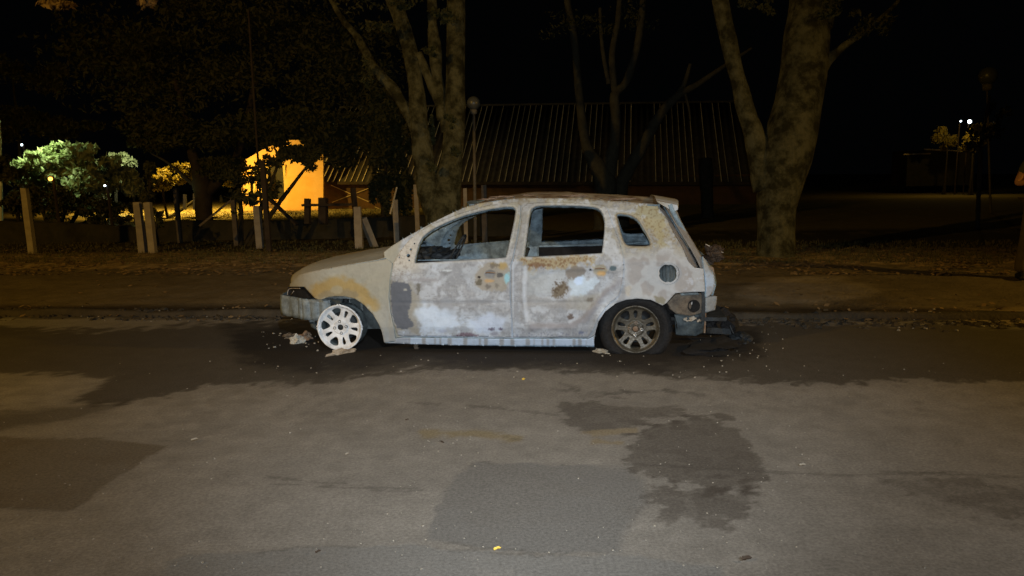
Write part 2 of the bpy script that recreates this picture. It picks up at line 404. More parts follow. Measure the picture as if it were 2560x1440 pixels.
# ------------------------------------------------------------------ KERB, VERGE, FAR GROUND
def ground_strip():
    us = np.concatenate([np.arange(-90, -14, 4.0), np.arange(-14, 14, .09), np.arange(14, 90, 4.0)])
    ws = np.concatenate([[KERB - .01, KERB], np.arange(KERB + .06, 14, .07), np.arange(14, 46, .5), [50, 60, 80, 120, 200, 400]])
    U, Wv = np.meshgrid(us, ws); n, mth = U.shape
    x = (U * EU.x + Wv * EV.x).ravel(); y = (U * EU.y + Wv * EV.y).ravel(); wv = Wv.ravel(); u = U.ravel()
    z = np.array([gz(a, b) for a, b in zip(x, y)])
    z[wv < KERB] = -.02
    nz = fbm(x, y, .4, 4, 4); nl = fbm(x, y, 1.8, 6, 3); nf = fbm(x, y, .1, 8, 3)
    z += np.where((wv > KERB + .05) & (wv < 46), .012 * nz + .02 * nl * (wv > 8.6), 0)
    P = np.stack([x, y, z], 1)
    px, py = project(P); Q = np.stack([px, py], 1)
    c = np.tile(np.array([.115, .095, .063]), (len(P), 1)) * (1 + .15 * nl[:, None] + .08 * nz[:, None])
    def mix(mask, colr):
        nonlocal c
        c = c * (1 - mask[:, None]) + np.array(colr)[None] * mask[:, None]
    mix(sm(.2, -.1, wv - KERB - .25 + .12 * nz), (.035, .027, .018))      # damp gutter soil
    rightk = sm(3.4, 3.9, u + .3 * nz); mix(rightk * sm(.45, .25, wv - KERB + .05 * nz), (.20, .16, .10))
    litter = sm(0, .5, wv - 11.0 + .35 * nz); mix(litter * .8, (.17, .125, .07))
    mix(litter * sm(.0, .35, nf + .3 * nz), (.36, .28, .17))
    mix(sm(0, .6, wv - 13.4 + .3 * nz), (.045, .038, .018))
    mix(sm(0, 1, wv - 18) * .85, (.20, .17, .07))
    mix(sm(0, .3, nz - .1) * sm(0, 1, wv - 16) * .5, (.17, .14, .07))
    d = sdist(Q, smoothpoly([(1820, 735), (1900, 700), (2050, 690), (2180, 712), (2210, 738), (2080, 752), (1900, 760)]))
    mix(.8 * sm(-10, 10, d + 8 * nz), (.23, .20, .15))  # pool of lamplight painted into the verge colour
    idx = np.arange(n * mth).reshape(n, mth)
    f = np.stack([idx[:-1, :-1].ravel(), idx[:-1, 1:].ravel(), idx[1:, 1:].ravel(), idx[1:, :-1].ravel()], 1)
    o = mk('ground', P, f.tolist(), M['verge'], colors=np.clip(c, .008, 1)); tag(o, 'trampled brown soil verge and dark lawn behind the kerb', kind='structure')
ground_strip()
def kerb():
    b = MB(); us = np.arange(-16, 16, .16); prof = [(-.0, -.02), (.0, .05), (.02, .065), (.10, .068), (.115, .05), (.115, -.02)]
    n = len(prof)
    for i, u in enumerate(us):
        for (a, z) in prof:
            q = 1 + .5 * noise.noise(Vector((u * .9, 3, a))); 
            dz = .014 * noise.noise(Vector((u * 2.5, a * 12, 0))) - .02 * max(0, noise.noise(Vector((u * .6, 8, 0))))
            p = EU * u + EV * (KERB - .05 + a + .02 * noise.noise(Vector((u * 1.3, 0, a * 9))))
            b.v.append(Vector((p.x, p.y, max(-.02, z * q + (dz if z > 0 else 0)))))
    for i in range(len(us) - 1):
        for j in range(n - 1):
            a = i * n + j; b.f.append([a, a + n, a + n + 1, a + 1])
    tag(b.build('kerb', M['kerb'], smooth=True), 'low crumbling soil-covered kerb along the road edge', kind='structure')
kerb()

# ------------------------------------------------------------------ THE BURNT CAR
car = empty('burned_car', O, -TH, label='burnt-out silver hatchback without glass standing at the kerb', cat='car')
WID = 1.64
def vprof(u, z):
    a = .012 + .16 * (z - .5) ** 2
    if z < .22: a += .25 * (.22 - z)
    if z > .76: a += .40 * (z - .76)
    if u < -.05: a += .24 * (min(1.2, (-u - .05) / .42)) ** 2.2
    if u > 2.70: a += .10 * ((u - 2.70) / .4) ** 2
    return a
def car_pt(px, py, v):
    """photo pixel -> car-local point on the plane at inward depth v"""
    d = ray(px, py); t = (W0 + v - CAM.dot(EV)) / d.dot(EV); p = CAM + d * t - O
    return (p.dot(EU), v, p.z)
def side_pt(px, py, off=0.0):
    v = .05
    for _ in range(4):
        u, _v, z = car_pt(px, py, v); v = vprof(u, z) + off
    u, v, z = car_pt(px, py, v); return (u, v, z)

# --- burn pattern, painted as the colour of the scorched surface, plus door crease shade and highlight
GAIN = 1.15
def patchmask(Q, poly, nz, soft=3, amp=7): return sm(-soft, soft, sdist(Q, poly) + amp * nz)
def ell(cx, cy, rx, ry, n=14): return [(cx + rx * math.cos(2 * math.pi * i / n), cy + ry * math.sin(2 * math.pi * i / n)) for i in range(n)]
def burn(Q, part):
    x, y = Q[:, 0], Q[:, 1]
    n1 = fbm(x, y, 58, 1, 3); n2 = fbm(x, y, 20, 2, 3); n3 = fbm(x, y, 6, 3, 3); n4 = fbm(x, y * 1.0, 75, 5, 3); st = fbm(x * .35, y * 1.6, 16, 6, 4)
    c = np.tile(np.array([150., 148., 148.]), (len(Q), 1))
    def mix(mask, colr, s=1.0):
        nonlocal c
        mask = np.clip(mask * s, 0, 1); c = c * (1 - mask[:, None]) + np.array(colr, float)[None] * mask[:, None]
    # vertical zoning: upper body tan, middle grey, sill bluish
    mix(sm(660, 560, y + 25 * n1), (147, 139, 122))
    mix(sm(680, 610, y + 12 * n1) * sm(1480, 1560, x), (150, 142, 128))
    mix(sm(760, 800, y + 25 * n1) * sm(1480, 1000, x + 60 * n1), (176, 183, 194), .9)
    mix(sm(.10, .24, n1) , (176, 176, 179), .6)
    mix(sm(.12, .24, -n1 + .3 * n2), (130, 128, 128), .55)
    mix(sm(.24, .36, n2), (178, 179, 184), .3)
    mix(sm(.2, .5, st), (124, 120, 116), .38)
    mix(sm(.10, .03, np.abs(n1)) * sm(-.1, .3, n2), (116, 112, 110), .45)
    mix(sm(.25, .5, n4), (186, 188, 192), .4)
    mix(sm(.42, .6, n3), (190, 186, 180), .22); mix(sm(.42, .6, -n3), (104, 98, 94), .28)
    if part == 'fender':
        c[:] = (147, 140, 124)
        mix(sm(.0, .4, n1), (154, 146, 128), .6)
        mix(sm(700, 670, y + 10 * n1), (150, 142, 126), .7)
        mix(patchmask(Q, smoothpoly([(772, 722), (800, 700), (850, 694), (885, 700), (925, 728), (950, 760), (940, 778), (905, 758), (885, 738), (840, 735), (790, 745)]), n2, 9, 8), (150, 122, 70), .8)
        mix(patchmask(Q, smoothpoly([(795, 728), (880, 722), (905, 742), (860, 742), (800, 748)]), n2, 5, 5), (122, 110, 88), .75)
        mix(patchmask(Q, ell(842, 724, 14, 9), n2, 3, 3), (150, 138, 112), .8)
        mix(sm(800, 850, y + 12 * n1) , (140, 140, 146), .8)
        mix(sm(925, 960, x) * sm(730, 780, y), (150, 146, 138), .6)
    if part in ('front_door',):
        mix(sm(700, 660, y + 6 * n2) * sm(1085, 1020, x + 15 * n1), (182, 172, 158), .9)
        mix(sm(.05, .35, n3) * sm(712, 690, y) * sm(1060, 1000, x), (120, 108, 96), .5)
        mix(patchmask(Q, [(975, 700), (1020, 700), (1040, 715), (1052, 765), (1045, 830), (985, 828)], n2, 8, 10), (140, 132, 118), .8)
        mix(patchmask(Q, smoothpoly([(974, 712), (984, 703), (1018, 706), (1030, 722), (1028, 760), (1018, 790), (1034, 805), (1034, 818), (1012, 824), (990, 820), (980, 785)], 2), n3, 1.5, 3), (90, 91, 96), 1)
        mix(patchmask(Q, ell(1013, 724, 4.5, 3), n3, 1, 1), (150, 146, 138), 1)
        mix(patchmask(Q, ell(1046, 722, 5, 14), n3, 2, 4), (98, 92, 82), .8)
        mix(patchmask(Q, ell(1060, 700, 40, 5), n3, 3, 4), (140, 134, 132), .7)
        # scorched handle area
        mix(patchmask(Q, smoothpoly([(1190, 665), (1225, 655), (1276, 655), (1278, 690), (1262, 722), (1235, 726), (1195, 712), (1182, 690)]), n2, 5, 12), (142, 132, 118), .9)
        mix(patchmask(Q, ell(1250, 662, 22, 9), n2, 4, 6), (158, 130, 78), .8)
        mix(patchmask(Q, ell(1236, 664, 12, 6), n3, 3, 5), (96, 88, 80), .8)
        mix(patchmask(Q, ell(1225, 686, 14, 11), n3, 2, 2), (120, 116, 112), 1)
        mix(patchmask(Q, ell(1223, 702, 13, 4), n3, 2, 2), (176, 140, 96), .9)
        mix(patchmask(Q, ell(1249, 688, 8, 7), n3, 1.5, 2), (84, 80, 76), 1)
        mix(patchmask(Q, ell(1198, 707, 8, 8), n3, 2, 4), (92, 84, 70), .9)
        mix(patchmask(Q, ell(1198, 693, 4, 3), n3, 1, .5), (30, 18, 16), 1)
        mix(patchmask(Q, ell(1220, 716, 7, 6), n3, 2, 3), (100, 92, 84), .8)
        mix(patchmask(Q, ell(1243, 714, 5, 6), n3, 2, 4), (110, 102, 92), .7)
        mix(patchmask(Q, [(1262, 684), (1274, 682), (1276, 700), (1266, 710), (1260, 700)], n3, 3, 3), (134, 178, 188), .9)
        mix(patchmask(Q, ell(1150, 756, 100, 5), n2, 3, 5), (134, 132, 132), .6)
        mix(patchmask(Q, smoothpoly([(1100, 745), (1130, 745), (1140, 790), (1105, 790)]), n2, 6, 6), (142, 141, 143), .7)
        mix(patchmask(Q, [(1045, 765), (1110, 775), (1150, 800), (1190, 820), (1100, 832), (1050, 820)], n1, 10, 22), (186, 194, 206), .8)
        mix(patchmask(Q, ell(1230, 806, 40, 24), n1, 8, 18), (176, 184, 200), .7)
        mix(patchmask(Q, [(1140, 838), (1155, 830), (1180, 834), (1200, 838), (1180, 843), (1140, 843)], n3, 2, 4), (98, 80, 88), .85)
        mix(patchmask(Q, ell(1230, 823, 9, 3), n3, 1.5, 3), (92, 84, 96), .9)
        mix(patchmask(Q, ell(1236, 834, 10, 5), n3, 1.5, 2), (136, 134, 142), .9)
        mix(patchmask(Q, ell(1252, 822, 5, 3), n3, 1.5, 2), (92, 84, 96), .9)
        mix(patchmask(Q, ell(1106, 828, 12, 4), n3, 2, 2), (152, 156, 172), .7)
        mix(patchmask(Q, ell(1115, 682, 9, 6), n3, 1.5, 4), (118, 116, 114), .6)
        mix(patchmask(Q, ell(1118, 676, 12, 3), n3, 1.5, 2), (196, 198, 198), .8)
        # hinge and mirror bolt holes
    if part == 'rear_door':
        mix(patchmask(Q, smoothpoly([(1300, 645), (1340, 642), (1500, 636), (1490, 652), (1440, 668), (1380, 672), (1325, 672), (1306, 660)], 1), n2 + .5 * n3, 6, 14), (146, 128, 94), .85)
        mix(sm(.0, .3, n3 + .4 * n2) * patchmask(Q, [(1300, 648), (1500, 638), (1460, 662), (1320, 672)], n2, 4, 5), (108, 78, 54), .7)
        mix(patchmask(Q, ell(1345, 662, 24, 7), n3, 3, 6), (104, 74, 52), .7)
        mix(patchmask(Q, [(1310, 680), (1410, 680), (1410, 735), (1320, 745)], n2, 10, 8), (156, 156, 154), .6)
        mix(patchmask(Q, smoothpoly([(1415, 670), (1450, 664), (1470, 672), (1455, 700), (1430, 716), (1418, 700)]), n2, 3, 7), (116, 106, 96), .85)
        mix(patchmask(Q, smoothpoly([(1375, 735), (1392, 712), (1415, 700), (1420, 730), (1405, 745), (1385, 746)]), n3, 4, 9), (104, 90, 72), .9)
        mix(sm(0, .3, n3) * patchmask(Q, ell(1400, 722, 22, 20), n2, 3, 6), (78, 64, 50), .7)
        mix(patchmask(Q, smoothpoly([(1418, 705), (1450, 688), (1500, 700), (1480, 735), (1440, 745), (1425, 730)]), n2, 4, 12), (184, 194, 202), .75)
        mix(patchmask(Q, ell(1447, 702, 12, 12), n2, 3, 5), (186, 200, 222), .8)
        mix(patchmask(Q, ell(1500, 676, 18, 15), n3, 2, 2), (150, 140, 122), 1)
        mix(patchmask(Q, ell(1503, 684, 11, 6), n3, 3, 2), (178, 142, 96), .9)
        mix(patchmask(Q, ell(1476, 675, 4, 2.5), n3, .8, .3), (14, 14, 16), 1)
        mix(patchmask(Q, ell(1532, 671, 9, 6.5), n3, 1, .5), (74, 86, 90), 1)
        mix(patchmask(Q, smoothpoly([(1415, 745), (1470, 738), (1500, 730), (1480, 780), (1420, 775)]), n2, 6, 8), (150, 142, 128), .6)
        mix(patchmask(Q, ell(1475, 750, 8, 6), n3, 2, 4), (100, 90, 78), .8)
        mix(patchmask(Q, ell(1426, 793, 7, 8), n3, 2, 3), (92, 78, 70), .9)
        mix(patchmask(Q, [(1320, 740), (1440, 752), (1440, 775), (1310, 768)], n2, 5, 8), (138, 132, 126), .6)
        mix(np.exp(-((segdist(Q, [(1556, 700), (1518, 728), (1488, 764), (1464, 796), (1430, 814), (1330, 818)], False) + 4 * n2) / 8) ** 2), (124, 118, 118), .75)  # shade of the pressed crease painted into the door colour
        mix(sm(8, 2, segdist(Q, [(1313, 670), (1311, 740), (1318, 800)], False)), (188, 190, 196), .5)  # ridge highlight painted as a pale line
        mix(patchmask(Q, ell(1453, 831, 7, 4), n3, 1, 1), (100, 104, 120), .9)
        mix(sm(.2, .4, n3) * sm(822, 836, y), (104, 104, 116), .6)
    if part == 'side_frame':
        mix(patchmask(Q, smoothpoly([(1600, 520), (1640, 512), (1668, 560), (1672, 590), (1650, 612), (1632, 595), (1612, 560), (1590, 530)]), n2 + .7 * n1, 9, 22), (150, 136, 100), .8)
        mix(sm(.15, .4, n3) * sm(1560, 1600, x) * sm(640, 600, y), (118, 98, 68), .6)
        mix(sm(9, 3, segdist(Q, qwin)) , (122, 104, 76), .85)
        mix(sm(1010, 990, x), (152, 144, 126), .9)
        mix(sm(525, 500, y + 10 * n2) * sm(.0, .3, n2 + .5 * n3), (114, 100, 78), .8)
        mix(sm(620, 650, y + 20 * n1) * sm(1555, 1580, x), (160, 157, 154), .85)
        mix(sm(.1, .35, n1) * sm(620, 650, y) * sm(1555, 1580, x), (138, 130, 124), .75)
        mix(sm(.15, .4, n2) * sm(650, 680, y) * sm(1690, 1740, x), (176, 178, 186), .7)
        mix(patchmask(Q, [(1635, 740), (1655, 742), (1666, 752), (1660, 760), (1640, 757)], n3, 2, 2), (118, 110, 92), .9)
        mix(patchmask(Q, [(1562, 712), (1580, 710), (1570, 740), (1560, 730)], n2, 3, 6), (178, 162, 140), .5)
        mix(sm(0, .3, n2) * sm(1240, 1200, x) * sm(545, 510, y), (160, 140, 96), .5)
        mix(patchmask(Q, [(1306, 520), (1312, 515), (1316, 545), (1308, 560)], n3, 2, 2), (118, 104, 84), .8)
        mix(patchmask(Q, [(1288, 506), (1300, 506), (1303, 545), (1293, 560)], n2, 4, 4), (126, 112, 92), .6)
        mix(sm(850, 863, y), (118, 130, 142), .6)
    if part == 'mirror_sail':
        c[:] = (168, 162, 152); mix(sm(0, .4, n2), (176, 174, 172), .6)
        mix(patchmask(Q, smoothpoly([(990, 630), (1010, 610), (1012, 640), (998, 655)]), n2, 2, 3), (140, 140, 138), .7)
    if part == 'sill':
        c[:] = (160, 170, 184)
        st2 = np.array([noise.noise(Vector((a / 13.0, 2, 1))) for a in x]); mix(sm(.05, .2, st2), (132, 130, 130), .85)
        mix(sm(1030, 1015, x), (140, 142, 148), .9)
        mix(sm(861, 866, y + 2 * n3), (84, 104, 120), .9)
    if part == 'tail':
        c[:] = (150, 158, 168); mix(sm(0, .3, n2), (128, 122, 118), .6)
        mix(sm(700, 650, y + 10 * n2), (132, 124, 110), .8)
    if part == 'roof':
        c[:] = (128, 110, 86); mix(sm(0, .35, n2), (92, 68, 48), .8); mix(sm(.1, .4, n1), (160, 148, 124), .7)
    for wp_ in (fwin, rwin, qwin):
        dd = segdist(Q, wp_); mix(sm(2.6, 1.2, dd), (84, 84, 84), .75); mix(sm(6.5, 5, dd) * sm(3, 4, dd), (178, 172, 158), .5)
    mix(sm(3.5, 1.5, np.abs(segdist(Q, [(1283, 655), (1281, 842)], False))), (176, 180, 188), .5)
    return np.clip(lin(c) * GAIN * np.array([.915, 1.0, 1.10]), .01, .86)
def relief(Q):
    x, y = Q[:, 0], Q[:, 1]
    r = .0065 * fbm(x, y, 55, 11, 2) + .0022 * fbm(x, y, 18, 12, 2)
    door = (x > 975) & (x < 1560) & (y > 650)
    r += np.where(door, .006 * sm(750, 757, y) - .006 * sm(757, 764, y), 0)          # crease along both doors
    r += np.where(door, -.004 * sm(760, 800, y), 0)
    r += .012 * sm(15, 9, np.hypot(x - 1225, (y - 686) * 1.2)) + .012 * sm(17, 10, np.hypot(x - 1500, (y - 676) * 1.1))
    d = segdist(Q, [(1552, 705), (1518, 730), (1486, 768), (1462, 800), (1430, 818), (1330, 822), (1312, 800), (1308, 700)], False)
    r += np.where(x > 1290, -.009 * np.exp(-(d / 8) ** 2), 0)
    rec = sdist(Q, smoothpoly([(1312, 672), (1540, 672), (1545, 705), (1510, 735), (1480, 770), (1455, 803), (1420, 815), (1330, 818), (1312, 790)]))
    r += .013 * sm(-2, 10, rec)
    d = segdist(Q, arch_r, False); r += np.where(x < 1700, -.012 * sm(22, 2, d), 0)
    d = segdist(Q, arch_f, False); r += np.where(x < 985, -.012 * sm(20, 2, d), 0)
    d = segdist(Q, [(980, 660), (940, 690), (905, 705)], False); r += .006 * np.exp(-(d / 14) ** 2)
    d = segdist(Q, [(1100, 800), (1140, 790), (1175, 812), (1210, 790), (1240, 770)], False); r += .005 * np.exp(-(d / 12) ** 2)
    d = segdist(Q, [(1575, 655), (1640, 650), (1700, 660)], False); r += np.where(x > 1560, -.005 * np.exp(-(d / 8) ** 2), 0)
    r += .006 * sm(8, 3, sdist(Q, qwin) * -1) * (x > 1530)
    return r
arch_f = [(795.6, 748), (806, 748), (820, 743), (837, 740), (860, 740), (888, 746), (913, 763), (933, 784.5), (947, 808), (956, 831), (961, 856)]
arch_r = [(1484, 867), (1487, 837), (1495, 805), (1512, 779), (1538, 759), (1566, 749), (1595, 746), (1627, 749), (1656, 763)]
fwin = smoothpoly([(1037, 657), (1040, 640), (1052, 597), (1072, 580), (1095, 566), (1153, 541), (1217, 524), (1270, 517), (1287, 519), (1289, 533), (1277, 590), (1265, 641), (1262, 644), (1150, 650), (1042, 657)], 1)
rwin = smoothpoly([(1325, 532), (1333, 518), (1356, 514), (1420, 514), (1480, 517), (1499, 523), (1509, 540), (1512, 565), (1505, 630), (1503, 633), (1400, 638), (1312, 642), (1311, 638), (1317, 600)], 1)
qwin = smoothpoly([(1542, 540), (1545, 536), (1556, 536), (1579, 540), (1596, 552), (1608, 572), (1626, 608), (1622, 615), (1575, 615), (1563, 610), (1555, 590)], 1)
fuel = [(1670 + (23 + (-2.5 if i % 6 == 0 else 0)) * math.cos(2 * math.pi * i / 24), 683.5 + (23 + (-2.5 if i % 6 == 0 else 0)) * math.sin(2 * math.pi * i / 24)) for i in range(24)]
def panel(name, outline, holes, part, off=0.0, thick=.01, s=3.0, back='inner', far=True, label=None, holes_far=None):
    vo, fo = cdt(outline, holes, s)
    C = burn(vo, part); rl = relief(vo)
    V = []
    for (x, y), r in zip(vo, rl):
        u, v, z = side_pt(x, y, off); V.append((u, v + r, z))
    # faces must look towards -v (the camera side)
    a, b, c = [Vector(V[i]) for i in fo[len(fo) // 2][:3]]
    if (b - a).cross(c - a).y > 0: fo = [f[::-1] for f in fo]
    o = mk(name, V, fo, None, car, colors=C, mats=[M['body'], M[back]], solid=thick)
    if label: o['label'] = label
    if far:
        if holes_far is not None:
            vo, fo = cdt(outline, holes_far, s); C = burn(vo, part); rl = relief(vo); V = []
            for (x, y), r in zip(vo, rl):
                u, v, z = side_pt(x, y, off); V.append((u, v + r, z))
            a, b, c = [Vector(V[i]) for i in fo[len(fo) // 2][:3]]
            if (b - a).cross(c - a).y > 0: fo = [f[::-1] for f in fo]
        V2 = [(u, WID - v, z) for u, v, z in V]
        o2 = mk(name, V2, [f[::-1] for f in fo], None, car, colors=C, mats=[M['body'], M[back]], solid=thick)
        return o, o2
    return o
fender_poly = [(722, 717), (726, 708), (734, 700), (748, 689), (770, 682), (796, 677), (850, 667), (897, 659), (940, 652), (967, 647), (980, 659), (974, 702), (972, 745), (977, 784), (985, 818), (990, 853), (961, 856)] + arch_f[::-1][1:] + [(786, 744), (760, 717)]
panel('front_fender', fender_poly, [], 'fender', 0.0, .008, 3.0, 'inner', label='tan front fender with a yellowish scorched arch')
fdoor = [(983, 658), (1000, 628), (1022, 601), (1042, 583), (1076, 562), (1112, 547), (1154, 532), (1215, 514), (1255, 508), (1290, 506), (1301, 512), (1300, 540), (1292, 590), (1281, 645), (1275, 665), (1275, 745), (1281, 842), (1011, 840), (995, 838), (987, 816), (979, 783), (975, 745), (977, 702)]
b_holes = [ell(1036.0, 609, 1.8, 1.9, 8), ell(1027, 623.5, 2.6, 2.8, 8), ell(1021, 639, 4.4, 4.4, 10), ell(1023, 651, 2.2, 2.0, 8), ell(998, 643.5, 1.6, 1.6, 8)]
fd, fd2 = panel('front_door', fdoor, [fwin] + b_holes, 'front_door', 0.0, .008, 3.0, 'inner', label='front door with a dark grey bare patch near its hinge')
rdoor = [(1284, 843), (1278, 745), (1278, 666), (1285, 645), (1300, 575), (1306, 520), (1318, 509), (1345, 506), (1420, 506), (1485, 510), (1510, 513), (1518, 522), (1530, 560), (1546, 597), (1557, 639), (1558.5, 668), (1555, 709), (1547, 737), (1537, 747), (1514, 767), (1494, 796), (1483, 824), (1470, 843)]
rd, rd2 = panel('rear_door', rdoor, [rwin], 'rear_door', 0.0, .008, 3.0, 'inner', label='rear door with rusty strip under its window')
fdoor_hole = [(1000, 655), (1012, 630), (1030, 607), (1048, 590), (1080, 570), (1114, 554), (1156, 539), (1216, 521), (1256, 515), (1288, 514), (1294, 522), (1292, 545), (1284, 590), (1272, 645), (1266, 668), (1266, 745), (1272, 830), (1015, 832), (1000, 815), (993, 780), (990, 740), (992, 690)]
hu, hv, hz_ = side_pt(979, 740, .0); hv = WID - hv; DO = R(20)
fd2.rotation_euler = (0, 0, DO); fd2.location = Vector((hu, hv, 0)) - Matrix.Rotation(DO, 3, 'Z') @ Vector((hu, hv, 0)); fd2['label'] = 'far front door standing ajar'
sil = [(962, 650), (959, 630), (978, 616), (1000, 602), (1040, 579), (1080, 557), (1120, 537), (1160, 519), (1200, 508), (1250, 500), (1300, 496), (1345, 495), (1400, 496), (1460, 498), (1520, 502), (1580, 506), (1640, 511)]
quarter_low = [(1664, 542), (1682, 578), (1707, 620), (1720, 652), (1736, 669), (1759, 672), (1763, 729), (1714, 731), (1688, 733), (1666, 757)]
frame_out = sil + quarter_low + arch_r[::-1] + [(1300, 862), (1000, 857), (984, 850), (978, 800), (968, 740), (970, 690), (968, 655)]
panel('side_frame', frame_out, [fwin, rwin, qwin, fuel] + b_holes, 'side_frame', .012, .045, 3.0, 'inner', holes_far=[fdoor_hole, rwin, qwin, fuel], label='body side with pillars, small rear window opening and round filler hole')
panel('door_sill', [(963, 857), (986, 855), (990, 846), (1011, 844), (1280, 847), (1470, 847), (1484, 840), (1486, 867), (1300, 866), (1100, 862), (1000, 859)], [], 'sill', -.006, .03, 3.0, 'inner')

# --- small openings behind: filler bowl, door handle sockets
b = MB(); u, v, z = side_pt(1670, 683.5, .02)
b.lathe([(.088, -.015), (.082, .03), (.03, .055), (.001, .058)], (u, v, z), 'y', 24); b.build('filler_bowl', M['inwing'], car, True)
b = MB(); 
for k in (-.028, -.006, .022): b.tube([(u + k, v + .028, z - .07), (u + k * 1.2, v + .022, z), (u + k, v + .03, z + .06)], [.004] * 3, 6)
b.build('filler_hose', M['inwing'], car, True)
for (hx, hy) in ((1225, 686), (1500, 676)):
    b = MB(); u, v, z = side_pt(hx, hy, 0)
    b.tube([(u - .04, v + .006, z + .012), (u, v + .001, z + .016), (u + .045, v + .007, z + .010)], [.005, .006, .004], 6, .3)
    b.build('handle_mount', M['rust'], fd if hx < 1300 else rd, True)

def lump(name, c, size, mt, parent, seed, rz=0):
    bm = bmesh.new(); bmesh.ops.create_icosphere(bm, subdivisions=3, radius=.5)
    for v in bm.verts:
        k = 1 + .8 * noise.noise(v.co * 3.3 + Vector((seed, 0, 0))) + .5 * noise.noise(v.co * 8 + Vector((0, seed, 0)))
        v.co = v.co * k; v.co.x *= size[0]; v.co.y *= size[1]; v.co.z *= size[2]
    me = bpy.data.meshes.new(name); bm.to_mesh(me); bm.free(); me.materials.append(mt); o = bpy.data.objects.new(name, me); col.objects.link(o); o.location = c; o.rotation_euler = (0, 0, rz); o.parent = parent; return o
# --- roof (buckled sheet) and its side rails
def zline(poly, u):
    for (a, b) in zip(poly[:-1], poly[1:]):
        if a[0] <= u <= b[0]: return tuple(a[i] + (b[i] - a[i]) * (u - a[0]) / (b[0] - a[0]) for i in range(3))
    return poly[0] if u < poly[0][0] else poly[-1]
edge = [side_pt(x, y, .012) for x, y in sil]
def loft(name, u0, u1, edgef, crown, nu, nv, part, dent=.012, thick=.012, pxmap=None, front_bow=0.0, rear_bow=0.0, label=None):
    V = []; Q = []
    for i in range(nu + 1):
        for j in range(nv + 1):
            t = j / nv; s_ = 1 - (2 * t - 1) ** 2
            u = u0 + (u1 - u0) * i / nu
            u += -front_bow * s_ * (1 - i / nu) + rear_bow * s_ * (i / nu)
            e = edgef(u0 + (u1 - u0) * i / nu)
            v = e[1] + (WID - 2 * e[1]) * t
            if part == 'roof': e = (e[0], e[1], edgef(u)[2])
            z = e[2] + crown * min(1, .25 + (u - u0) * 1.6 + (1 if part != 'roof' else 0)) * (1 - abs(2 * t - 1) ** 2.6) + (dent * (noise.fractal(Vector((u * 2.2, v * 2.2, 4)), .6, 2, 3)) * min(1, s_ * 3))
            V.append((u, v, z)); Q.append((900 + u * 300, 520 + v * 200))
    f = []
    for i in range(nu):
        for j in range(nv):
            a = i * (nv + 1) + j; f.append((a, a + nv + 1, a + nv + 2, a + 1))
    o = mk(name, V, f, None, car, colors=burn(np.array(Q), part), mats=[M['body'], M['inner']], solid=thick)
    if label: o['label'] = label
    return o
uf = side_pt(1185, 512, .012)[0]; ur = side_pt(1640, 511, .012)[0]
loft('roof', uf - .02, ur + .02, lambda u: zline(edge, u), .038, 70, 50, 'roof', .010, .012, front_bow=.09, rear_bow=.03, label='rusty buckled roof sheet')
# curled roof edge flakes standing above the rail
rr = random.Random(3)
for k in range(12):
    u = uf + .10 + (ur - uf - .3) * rr.random() ** 1.3; e = zline(edge, u); l = rr.uniform(.05, .16); vv = e[1] + rr.uniform(.03, .10)
    lump('paint_flake', (u, vv, e[2] + .012 + .16 * (vv - e[1])), (l, rr.uniform(.01, .02), .010), M['rust'], car, k, rr.uniform(-.2, .2))

# --- bonnet
bl = [side_pt(x, y, .004) for x, y in [(727, 707), (734, 700), (748, 689), (770, 682), (796, 677), (850, 667), (897, 658), (940, 651), (964, 645)]]
loft('bonnet', bl[0][0], bl[-1][0], lambda u: zline(bl, u), .050, 40, 50, 'fender', .008, .01, front_bow=.11, rear_bow=-.03, label='pale scorched bonnet')
# cowl and windscreen frame
b = MB()
uc, vc, zc = bl[-1]
for i in range(24):
    pass
def crossbar(name, pu, pz, v0, v1, w_, h_, mt, bow=0.0, n=16, crown=0.0):
    b = MB(); V = []
    for i in range(n + 1):
        t = i / n; s_ = 1 - (2 * t - 1) ** 2; u = pu - bow * s_; v = v0 + (v1 - v0) * t; z = pz + crown * s_
        V += [(u - w_ / 2, v, z - h_ / 2), (u + w_ / 2, v, z - h_ / 2), (u + w_ / 2, v, z + h_ / 2), (u - w_ / 2, v, z + h_ / 2)]
    f = []
    for i in range(n):
        for j in range(4):
            a = i * 4 + j; c_ = i * 4 + (j + 1) % 4; f.append((a, c_, c_ + 4, a + 4))
    f += [(3, 2, 1, 0), tuple(n * 4 + k for k in range(4))]
    return mk(name, V, f, mt, car, False)
crossbar('cowl_panel', uc + .10, zc - .05, .16, WID - .16, .14, .04, M['inner_dark'], .08, crown=.03)
ur_, vr_, zr_ = zline(edge, uf)
crossbar('windscreen_header', uf + .0, zr_ - .012, vr_ + .03, WID - vr_ - .03, .09, .03, M['inner'], .09, crown=.015)
crossbar('firewall', uc + .12, .52, .10, WID - .10, .03, .42, M['inner_dark'])
crossbar('dashboard_beam', uc + .30, .70, .10, WID - .10, .07, .07, M['inner_dark'])
crossbar('rear_header', ur - .02, zline(edge, ur)[2] - .02, .27, WID - .27, .10, .04, M['inner'])
crossbar('rear_shelf', 2.62, .72, .12, WID - .12, .22, .04, M['inner_dark'])
crossbar('seat_back_frame', 2.10, .50, .16, WID - .16, .05, .30, M['soot'])
